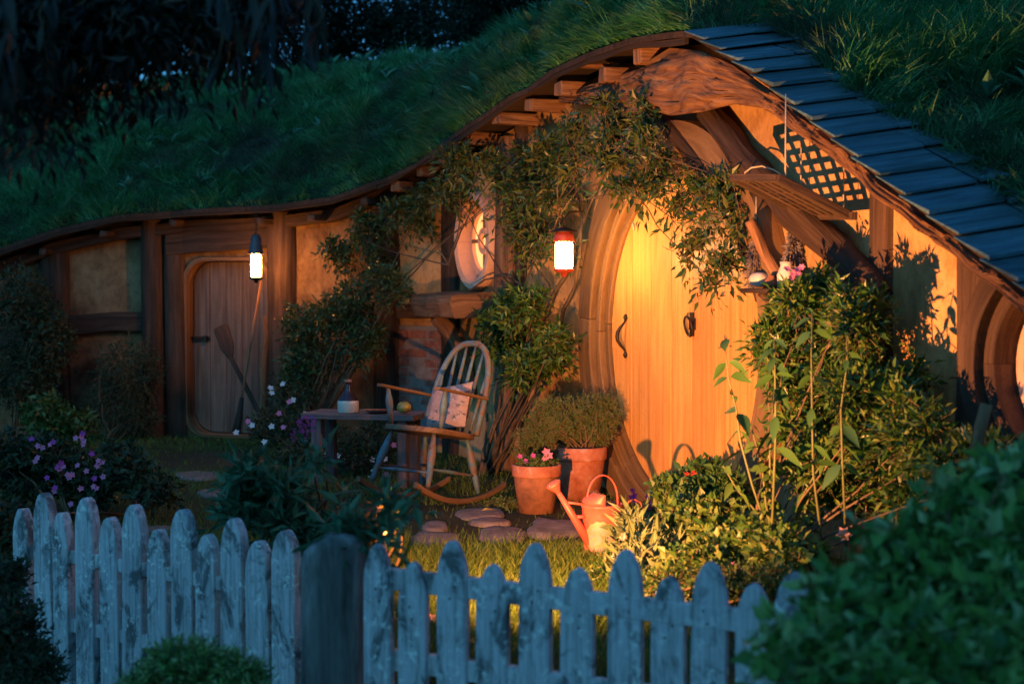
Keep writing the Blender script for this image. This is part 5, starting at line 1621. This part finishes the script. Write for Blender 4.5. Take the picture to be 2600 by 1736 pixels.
def herb_bunch(px, ytop, ybot, Y, r, label, seed, cord_y):
    c = P(px, ytop, Y); zb = P(px, ybot, Y).z; h = c.z - zb
    t = thing('herb_bunch', c, label, 'dried herbs', 'dried herb bunches')
    R = np.random.default_rng(seed); n = 520
    f = R.uniform(0.05, 1, n); a = R.uniform(0, 2 * PI, n)
    rr_ = r * (f ** .7) * R.uniform(.4, 1, n) * (1 - .25 * np.clip(f - .8, 0, 1) * 5 * .2)
    pos = np.stack([c.x + rr_ * np.cos(a), c.y + rr_ * np.sin(a), c.z - f * h], 1)
    d = np.stack([np.cos(a) * .7, np.sin(a) * .7, R.uniform(-1, .1, n)], 1)
    V, Fc = leaves_np(pos, d, R.normal(0, 1, (n, 3)), np.full(n, .032), np.full(n, .009))
    mesh_np('dried_leaves', V, Fc, M['dried'], t, kind='stuff')
    m2 = MB()
    for k in range(9):
        a_ = k * 2 * PI / 9
        m2.tube([c + Vector((0, 0, .02)), c + Vector((math.cos(a_) * r * .5, math.sin(a_) * r * .5, -h * .5)), c + Vector((math.cos(a_) * r * .8, math.sin(a_) * r * .8, -h * .95))], .003, 5)
    m2.build('stalks', M['twig'], t)
    m2 = MB(); m2.lathe([(.013, -.012), (.016, 0), (.013, .014)], c, 12); m2.tube([c + Vector((-.04, 0, .01)), c + Vector((.0, -.01, .0)), c + Vector((.03, 0, .02))], .003, 5); m2.build('binding', M['rope'], t)
    cord('cord', P(px, cord_y, Y), c, .004, t)
    return t
herb_bunch(1920, 600, 730, 8.35, .062, 'grey dried herb bunch hanging nearer the round door above the shelf', 71, 500)
herb_bunch(2015, 572, 680, 8.15, .055, 'grey dried herb bunch hanging under the rack, right of the pair', 72, 548)
sz = cS.z + .013
SC = lambda a, b: Vector((cS.x, cS.y, 0)) + T * a + N * b
N = FN(2.2); T = Vector((-N.y, N.x, 0))
def on_shelf(px): 
    return fp(px, 715, .16)
q = on_shelf(1925); t = thing('bread_loaf', (q.x, q.y, sz), 'pale loaf wrapped in cloth on the shelf beside the door', 'bread')
m2 = MB(); m2.tube([Vector((q.x, q.y, sz + .042)) + T * x for x in (-.055, -.045, -.02, .02, .045, .055)], [.012, .034, .042, .042, .034, .012], 14, wob=.15); m2.build('loaf', M['clay_white'], t)
q = on_shelf(1958); t = thing('round_jar', (q.x, q.y, sz), 'small reddish round jar on the shelf beside the pale loaf', 'jar')
m2 = MB(); m2.lathe([(0, 0), (.025, 0), (.036, .02), (.036, .035), (.024, .052), (.018, .06), (.02, .065), (0, .066)], (q.x, q.y, sz), 20); m2.build('body', M['terracotta_dark'], t)
q = fp(1996, 715, .14); t = thing('cream_jug', (q.x, q.y, sz), 'cream pottery jug on the shelf half hidden by the bush', 'jug')
m2 = MB(); m2.lathe([(0, 0), (.035, 0), (.045, .02), (.047, .07), (.035, .10), (.028, .115), (.034, .135), (.03, .135), (.024, .115)], (q.x, q.y, sz), 24); m2.build('body', M['clay_white'], t)
m2 = MB(); m2.tube([Vector((q.x, q.y, sz)) + Vector((.034 + .03 * math.sin(a), 0, .075 + .035 * math.cos(a))) for a in np.linspace(.2, PI - .2, 9)], .005, 6); m2.build('handle', M['clay_white'], t)
q = fp(1972, 700, .05); t = thing('wine_jug', (q.x, q.y, sz), 'dark narrow-necked bottle standing behind the pale loaf on the shelf', 'bottle')
m2 = MB(); m2.lathe([(0, 0), (.032, 0), (.042, .03), (.04, .07), (.016, .12), (.010, .14), (.010, .185), (.014, .19), (0, .192)], (q.x, q.y, sz), 20); m2.build('body', M['clay_dark'], t)

# ------------------------------------------------------------------ impatiens bed and left flowers
Bi = blobs_px([(740, 1010, 60, 40, 12.4), (700, 1080, 70, 50, 12.0), (800, 1080, 70, 50, 11.9), (860, 1130, 80, 50, 11.6), (900, 1180, 60, 40, 11.3), (760, 1150, 60, 40, 11.6), (960, 1120, 60, 60, 11.6)], 12, .25)
ti = plant('impatiens_bed', 'bed of small white flowers behind and under the low table', 'flower bed', G(820, 1180), Bi, 1100, 6, .1, .035, .022, M['leaf_dark'], seed=21, nbranch=2, up=.6)
R = random.Random(5)
pf = [(687, 985), (718, 975), (690, 998), (735, 1020), (745, 1015), (708, 1050), (770, 1050), (690, 1082), (720, 1085), (672, 1122), (630, 1070), (640, 1080), (600, 1098), (803, 1075), (858, 1158), (868, 1168), (945, 1168), (960, 1180), (950, 1195), (980, 1205), (940, 1215), (875, 1240), (868, 1230), (945, 1225), (977, 1165), (800, 1165), (830, 1150), (1000, 1130)]
for k, (x, y) in enumerate(pf):
    flower('bloom', M['petal_white'] if R.random() < .8 else M['petal_pink'], P(x, y, lerp(12.3, 10.9, (y - 970) / 270)), .028, ti, 5, None, k)
Bp = blobs_px([(110, 1150, 70, 50), (190, 1200, 70, 60), (80, 1230, 70, 50), (230, 1250, 60, 40), (20, 1160, 60, 70)], 9.2, .25)
tp_ = plant('pink_flower_bush', 'low bush with many pink flowers behind the far left pickets', 'flowering bush', G(160, 1330), Bp, 900, 6, .1, .045, .024, M['leaf_dark'], seed=22, nbranch=3, up=.6)
pf = [(80, 1115), (96, 1132), (108, 1136), (128, 1128), (135, 1122), (193, 1112), (207, 1110), (213, 1120), (210, 1100), (212, 1128), (90, 1170), (96, 1162), (155, 1175), (160, 1185), (150, 1190), (197, 1182), (233, 1152), (250, 1170), (247, 1182), (260, 1175), (120, 1213), (176, 1212), (183, 1205), (172, 1205), (240, 1215), (262, 1210), (238, 1235), (246, 1240), (140, 1238), (138, 1246), (205, 1240), (180, 1280), (146, 1186), (220, 1196)]
for k, (x, y) in enumerate(pf):
    flower('bloom', M['petal_pink'] if k % 4 else M['petal_purple'], P(x, y, 8.85), .021, tp_, 5, None, k + 40)
Ba = blobs_px([(115, 1050, 50, 50), (190, 1075, 45, 35)], 12.2, .2)
plant('acanthus', 'lobed-leaved green plant at the foot of the left wall', 'plant', G(140, 1130), Ba, 300, 7, .14, .06, .03, M['leaf_garden'], seed=23, nbranch=3, up=.4)
Bd = blobs_px([(20, 1330, 60, 60, 8.2), (330, 1200, 60, 50, 9.2), (390, 1240, 50, 40, 9.0), (300, 1150, 40, 30, 10)], 8.2, .2)
plant('dark_shrub', 'low dark-leaved plant in shade behind the left pickets', 'plant', G(350, 1300), Bd, 520, 6, .12, .05, .03, M['leaf_dark'], seed=24, nbranch=2, up=.4)
# buddleia behind the fence
Bb = blobs_px([(640, 1205, 45, 40), (715, 1225, 40, 35), (640, 1285, 75, 45), (740, 1325, 80, 40), (830, 1345, 60, 28), (850, 1290, 20, 40, 5.9, .05), (930, 1270, 16, 50, 5.6, .04), (1010, 1270, 14, 40, 5.5, .04), (960, 1345, 55, 30, 5.5, .06), (1000, 1290, 22, 50, 5.5, .05), (890, 1345, 50, 25, 5.5, .06), (800, 1150, 20, 30, 6.5)], 6.9, .2)
tb = plant('butterfly_bush', 'teal-leaved butterfly bush behind the gate post with purple flower spikes', 'bush', G(820, 1420), Bb, 210, 5, .18, .09, .030, M['leaf_teal'], seed=25, nbranch=3, up=.45, droop=.25, opp=True)
for k, (x, y, x2, y2) in enumerate(((752, 1112, 790, 1065), (890, 1330, 884, 1362))):
    R2 = np.random.default_rng(90 + k); n = 130
    a_, b_ = P(x, y, 6.55), P(x2, y2, 6.55)
    f = R2.uniform(0, 1, n); ax_ = np.array(tuple(b_ - a_)); u = R2.normal(size=(n, 3)); u /= np.linalg.norm(u, axis=1, keepdims=True)
    rad = .036 * np.sin(np.clip(f * .85 + .1, 0, 1) * PI)[:, None] + .004
    pos = np.array(tuple(a_)) + ax_ * f[:, None] + u * rad
    V, Fc = leaves_np(pos, u + .2, R2.normal(size=(n, 3)), np.full(n, .012), np.full(n, .009))
    mesh_np('flower_spike', V, Fc, M['petal_purple'], tb)
Bx = blobs_px([(870, 1330, 30, 40), (960, 1330, 40, 50), (990, 1290, 20, 30)], 6.9, .08)
ty = plant('yellow_flowers', 'spindly plant with small yellow flowers catching the light behind the fence', 'flowering plant', G(950, 1500), Bx, 70, 6, .1, .04, .02, M['leaf_garden'], seed=26, nbranch=3, up=.8)
for k, (x, y) in enumerate(((957, 1318), (963, 1325), (972, 1330), (925, 1328), (938, 1352), (870, 1340), (945, 1362), (968, 1290), (995, 1560), (998, 1575), (1000, 1590), (1008, 1620), (1095, 1570), (1100, 1580), (1098, 1610), (1100, 1640), (1205, 1590), (1210, 1600), (1300, 1588), (1103, 1655))):
    flower('bloom', M['petal_yellow'] if k % 3 else M['petal_peach'], P(x, y, 6.9 if y < 1500 else 6.3), .024, ty, 5, None, k + 80)

# ------------------------------------------------------------------ unseen trees added behind the viewer to block low sky
Bw = []
R = random.Random(404)
for k in range(46):
    az = math.radians(R.uniform(100, 262)); rr_ = R.uniform(8, 10.5)
    Bw.append((Vector((math.sin(az) * rr_, math.cos(az) * rr_, R.uniform(.3, 6.5))), (1.5, 1.3, 1.5)))
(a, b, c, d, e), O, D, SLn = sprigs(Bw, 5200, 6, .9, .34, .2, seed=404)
V, Fc = leaves_np(a, b, c, d, e); g = mesh_np('sky_blocking_woods', V, Fc, M['leaf_tree'], kind='stuff'); tag(g, 'unseen ring of dark trees added behind the viewpoint', 'sky_blocking_woods')

# ------------------------------------------------------------------ fence
def picket(parent, px, ytop, wpx, Y, dirv, k):
    w = wpx * (1.14 if k < 50 else 1.0) * Y / F / max(.75, abs(dirv.x)) * .5
    c = P(px, ytop, Y)
    nrm = Vector((dirv.y, -dirv.x, 0))
    if nrm.y > 0: nrm = -nrm
    R = random.Random(k)
    hgt = c.z + .75
    tipw = R.uniform(.04, .2)
    sh = [(-w, -hgt), (-w * R.uniform(.96, 1.02), -.13), (-w * .90, -.090), (-w * .72, -.050), (-w * .40, -.014), (-w * tipw, -.001), (w * tipw, 0), (w * .40, -.015), (w * .72, -.051), (w * .90, -.092), (w * R.uniform(.96, 1.02), -.13), (w, -hgt)]
    lean = R.uniform(-.012, .012)
    th = .026 if k < 50 else .018
    def q(x, z, d): return c + dirv * (x + lean * z) + Vector((0, 0, z)) + nrm * d
    m2 = MB(); m2.prism([q(x, z, th) for x, z in sh], [q(x, z, -th) for x, z in sh], uvf=[(x + k, z) for x, z in sh])
    o = m2.build('picket', M['picket'], parent, bevel=.006)
    for zz in ((-.12, -.16) if k >= 50 else ()):
        nl = MB(); nl.lathe([(0, .0), (.004, 0), (.004, .002), (0, .003)], q(R.uniform(-.3, .3) * w, zz - (.03 if k >= 50 else 0), th), 8, axis=(dirv, Vector((0, 0, 1)), nrm)); nl.build('nail', M['iron'], parent)
    return c, nrm
lp = [(60, 1290, 42), (115, 1250, 48), (160, 1300, 42), (222, 1262, 50), (282, 1312, 50), (343, 1280, 52), (405, 1343, 50), (467, 1292, 56), (530, 1355, 50), (597, 1315, 56), (660, 1372, 58), (727, 1345, 58)]
YL = lambda px: lerp(7.45, 6.35, (px - 60) / 667)
dirL = (P(727, 1400, YL(727)) - P(60, 1400, YL(60))); dirL.z = 0; dirL.normalize()
fl = thing('picket_fence', P(400, 1700, YL(400)), 'receding row of weathered grey pickets left of the thick gate post', 'fence')
fl.location.z = -.1
for k, (px, py, w) in enumerate(lp): picket(fl, px, py, w, YL(px), dirL, k)
for zz in (.12, -.2):
    a_, b_ = P(40, 1400, YL(40)), P(750, 1400, YL(750)); a_.z = b_.z = zz; o_ = Vector((-dirL.y, dirL.x, 0)) * .032
    if o_.y < 0: o_ = -o_
    bar(a_ + o_, b_ + o_, .016, .03, 'rail', M['picket'], fl)
rp = [(960, 1380, 72), (1052, 1425, 74), (1150, 1372, 78), (1253, 1432, 80), (1360, 1378, 80), (1470, 1440, 82), (1590, 1395, 84), (1700, 1462, 84), (1805, 1425, 86), (1915, 1480, 86), (2015, 1452, 88), (2125, 1520, 88), (2240, 1490, 90), (2350, 1540, 90)]
YR = lambda px: lerp(5.3, 4.62, (px - 960) / 1150)
dirR = (P(2110, 1400, YR(2110)) - P(960, 1400, YR(960))); dirR.z = 0; dirR.normalize()
fr_ = thing('picket_fence', P(1500, 1700, YR(1500)), 'nearer row of blue-grey pickets right of the thick gate post', 'fence')
fr_.location.z = -.1
for k, (px, py, w) in enumerate(rp): picket(fr_, px, py, w, YR(px), dirR, k + 50)
for zz in (.395, .12):
    a_, b_ = P(930, 1400, YR(930)), P(2400, 1400, YR(2400)); a_.z = zz; b_.z = zz - .03; o_ = Vector((-dirR.y, dirR.x, 0)) * .034
    if o_.y < 0: o_ = -o_
    bar(a_ + o_, b_ + o_, .018, .035, 'rail', M['picket'], fr_)
# thick gate post
pc = P(842, 1500, 5.4); zt = P(842, 1362, 5.4).z
gp = thing('gate_post', (pc.x, pc.y, -.1), 'thick rounded weathered log post between the two fence rows', 'post')
m2 = MB(); rws = []
for z, k in ((-.8, 1), (0, 1), (.2, 1.0), (zt - .09, 1.0), (zt - .05, .97), (zt - .025, .90), (zt - .008, .72), (zt, .4), (zt + .001, .01)):
    r = []
    for i in range(29):
        a = 2 * PI * i / 28
        fl_ = 1 + .05 * math.cos(3 * a + 1) + .03 * math.cos(7 * a)
        ex = 2 / 2.6
        x = .110 * math.copysign(abs(math.cos(a)) ** ex, math.cos(a)) * fl_; y = .085 * math.copysign(abs(math.sin(a)) ** ex, math.sin(a)) * fl_
        sl = -.035 * max(0, (-x - .04) / .08) if z > zt - .1 else 0
        r.append(Vector((pc.x + x * k, pc.y + .06 + y * k, z + sl)))
    rws.append(r)
m2.grid(rws, uv=lambda i, j: (j * .025, i * .15)); m2.build('log', M['post_wood'], gp)

# ------------------------------------------------------------------ foreground plants
Bf = blobs_px([(b_[0] + 85, b_[1] + 55) + b_[2:] for b_ in [(2300, 1190, 22, 60, 4.1), (2150, 1330, 25, 50, 4.0), (2440, 1150, 20, 60, 4.1), (2570, 1130, 30, 50, 4.1), (2040, 1450, 25, 45, 3.8), (2380, 1190, 20, 50, 4.2), (1930, 1600, 25, 40, 3.7), (2250, 1400, 170, 90, 4.0), (2480, 1330, 170, 110, 4.0), (2150, 1500, 160, 90, 3.8), (2380, 1540, 220, 120, 3.7), (2050, 1600, 150, 90, 3.7), (2250, 1690, 260, 110, 3.6), (2550, 1650, 160, 140, 3.6), (1990, 1700, 110, 80, 3.65), (2520, 1230, 90, 70, 4.1), (2400, 1260, 80, 50, 4.1), (2220, 1320, 70, 50, 4.1)]], 3.9, .16)
plant('foreground_hedge', 'large soft green hedge in the near right corner before the pickets', 'hedge', (1.0, 3.9, -.15), sub(Bf, 7, .33, 33), 1900, 7, .17, .062, .036, M['leaf_fore'], seed=27, nbranch=1, bskip=5, up=.55, outw=.6)
Bg = blobs_px([(470, 1680, 110, 60, 5.2), (560, 1720, 130, 60, 5.2), (400, 1740, 100, 50, 5.2)], 5.2, .14)
plant('low_bush', 'low rounded green clump at the bottom before the left pickets', 'bush', (-1.05, 5.2, -.2), Bg, 1700, 7, .06, .022, .009, M['leaf_fore'], seed=28, nbranch=3, up=.8)
Bg = blobs_px([(20, 1600, 80, 90, 6.2), (60, 1700, 90, 70, 6.1), (10, 1470, 50, 60, 6.6)], 6.2, .2)
plant('corner_shrub', 'dark bluish shrub in the bottom left corner of the fence', 'shrub', (-1.95, 6.2, -.25), Bg, 1000, 7, .1, .035, .016, M['leaf_dark'], seed=29, nbranch=3, up=.6)

# ------------------------------------------------------------------ trees behind the hill
def tree(px, py, Y, rx, ry, label, seed, n=5200, mat=None, leaf=.10):
    base = P(px, 200, Y); base.z = 2.2
    cb = []
    R = random.Random(seed)
    for k in range(9):
        cb.append((px + R.uniform(-1, 1) * rx * .8, py + R.uniform(-1, 1) * ry * .7, rx * R.uniform(.35, .55), ry * R.uniform(.35, .6), Y + R.uniform(-.8, .8)))
    B = blobs_px(cb, Y, 1.1)
    t = thing('tree', base, label, 'tree')
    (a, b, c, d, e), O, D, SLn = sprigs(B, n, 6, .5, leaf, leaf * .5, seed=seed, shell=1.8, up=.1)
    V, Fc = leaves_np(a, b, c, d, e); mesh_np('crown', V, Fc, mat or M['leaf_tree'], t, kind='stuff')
    tr = MB(); top_ = P(px, py - ry * .3, Y)
    tr.tube(bez(base + Vector((0, 0, -.8)), top_, .25, 8, seed), [lerp(.22, .05, i / 8) for i in range(9)], 9, wob=.2); tr.build('trunk', M['bark'], t)
    for k, (c_, r_) in enumerate(B[:6]):
        tr = MB(); tr.tube(bez(base.lerp(top_, .35 + .08 * k), c_, .2, 6, seed + k), [lerp(.07, .015, i / 6) for i in range(7)], 6); tr.build('limb', M['bark'], t)
tree(120, 60, 23, 330, 230, 'dark tree above the far left of the turf roof', 61)
tree(480, 20, 22.5, 300, 200, 'black tree standing over the left part of the hill', 62)
tree(800, 20, 24, 300, 220, 'dark tree with sky showing through above the hill dip', 63, n=3300, leaf=.075)
tree(1080, 10, 24, 280, 200, 'dense small-leaved tree behind the middle of the hill', 64, n=3900, leaf=.07)
tree(690, 60, 25, 240, 170, 'dark tree filling the dip behind the overhanging leaves', 66, n=2600, leaf=.08)
tree(1340, -10, 22, 200, 140, 'dark tree where the hill rises to the right', 65, n=3300, leaf=.075)
# near overhanging branches, top left
t = thing('overhanging_branch', P(100, -300, 4.3), 'dark leafy branches hanging into the top left close to the viewer', 'branch')
R = random.Random(77)
for k in range(12):
    x0 = R.uniform(-100, 880); ln2 = interp(x0, [-150, 250, 500, 900], [330, 220, 190, 170]) * R.uniform(.5, 1)
    Yb = R.uniform(3.6, 5.2)
    pts = [P(x0 + R.uniform(-30, 30), -200 + (200 + ln2) * f, Yb) for f in np.linspace(0, 1, 6)]
    m2 = MB(); m2.tube(pts, [.006, .005, .004, .003, .0025, .0015], 5); m2.build('twig', M['bark'], t)
    for j in range(14):
        f = R.uniform(.15, 1); q = f * 5; i = min(int(q), 4); p_ = pts[i].lerp(pts[i + 1], q - i)
        if not (-60 < 1300 + p_.x / p_.y * F < 960 and p_.z < H + 760 / F * p_.y): continue
        big_leaf(t, p_, Vector((R.uniform(-.6, .6), R.uniform(-.6, .6), -1)), R.uniform(.06, .11), R.uniform(.018, .03), M['leaf_over'], R)
Bo = blobs_px([(80, 40, 200, 110, 5.2), (350, 10, 200, 100, 5.3), (600, -30, 160, 80, 5.4), (40, 150, 60, 60, 5.0), (150, 200, 30, 60, 5.0)], 5.2, .3)
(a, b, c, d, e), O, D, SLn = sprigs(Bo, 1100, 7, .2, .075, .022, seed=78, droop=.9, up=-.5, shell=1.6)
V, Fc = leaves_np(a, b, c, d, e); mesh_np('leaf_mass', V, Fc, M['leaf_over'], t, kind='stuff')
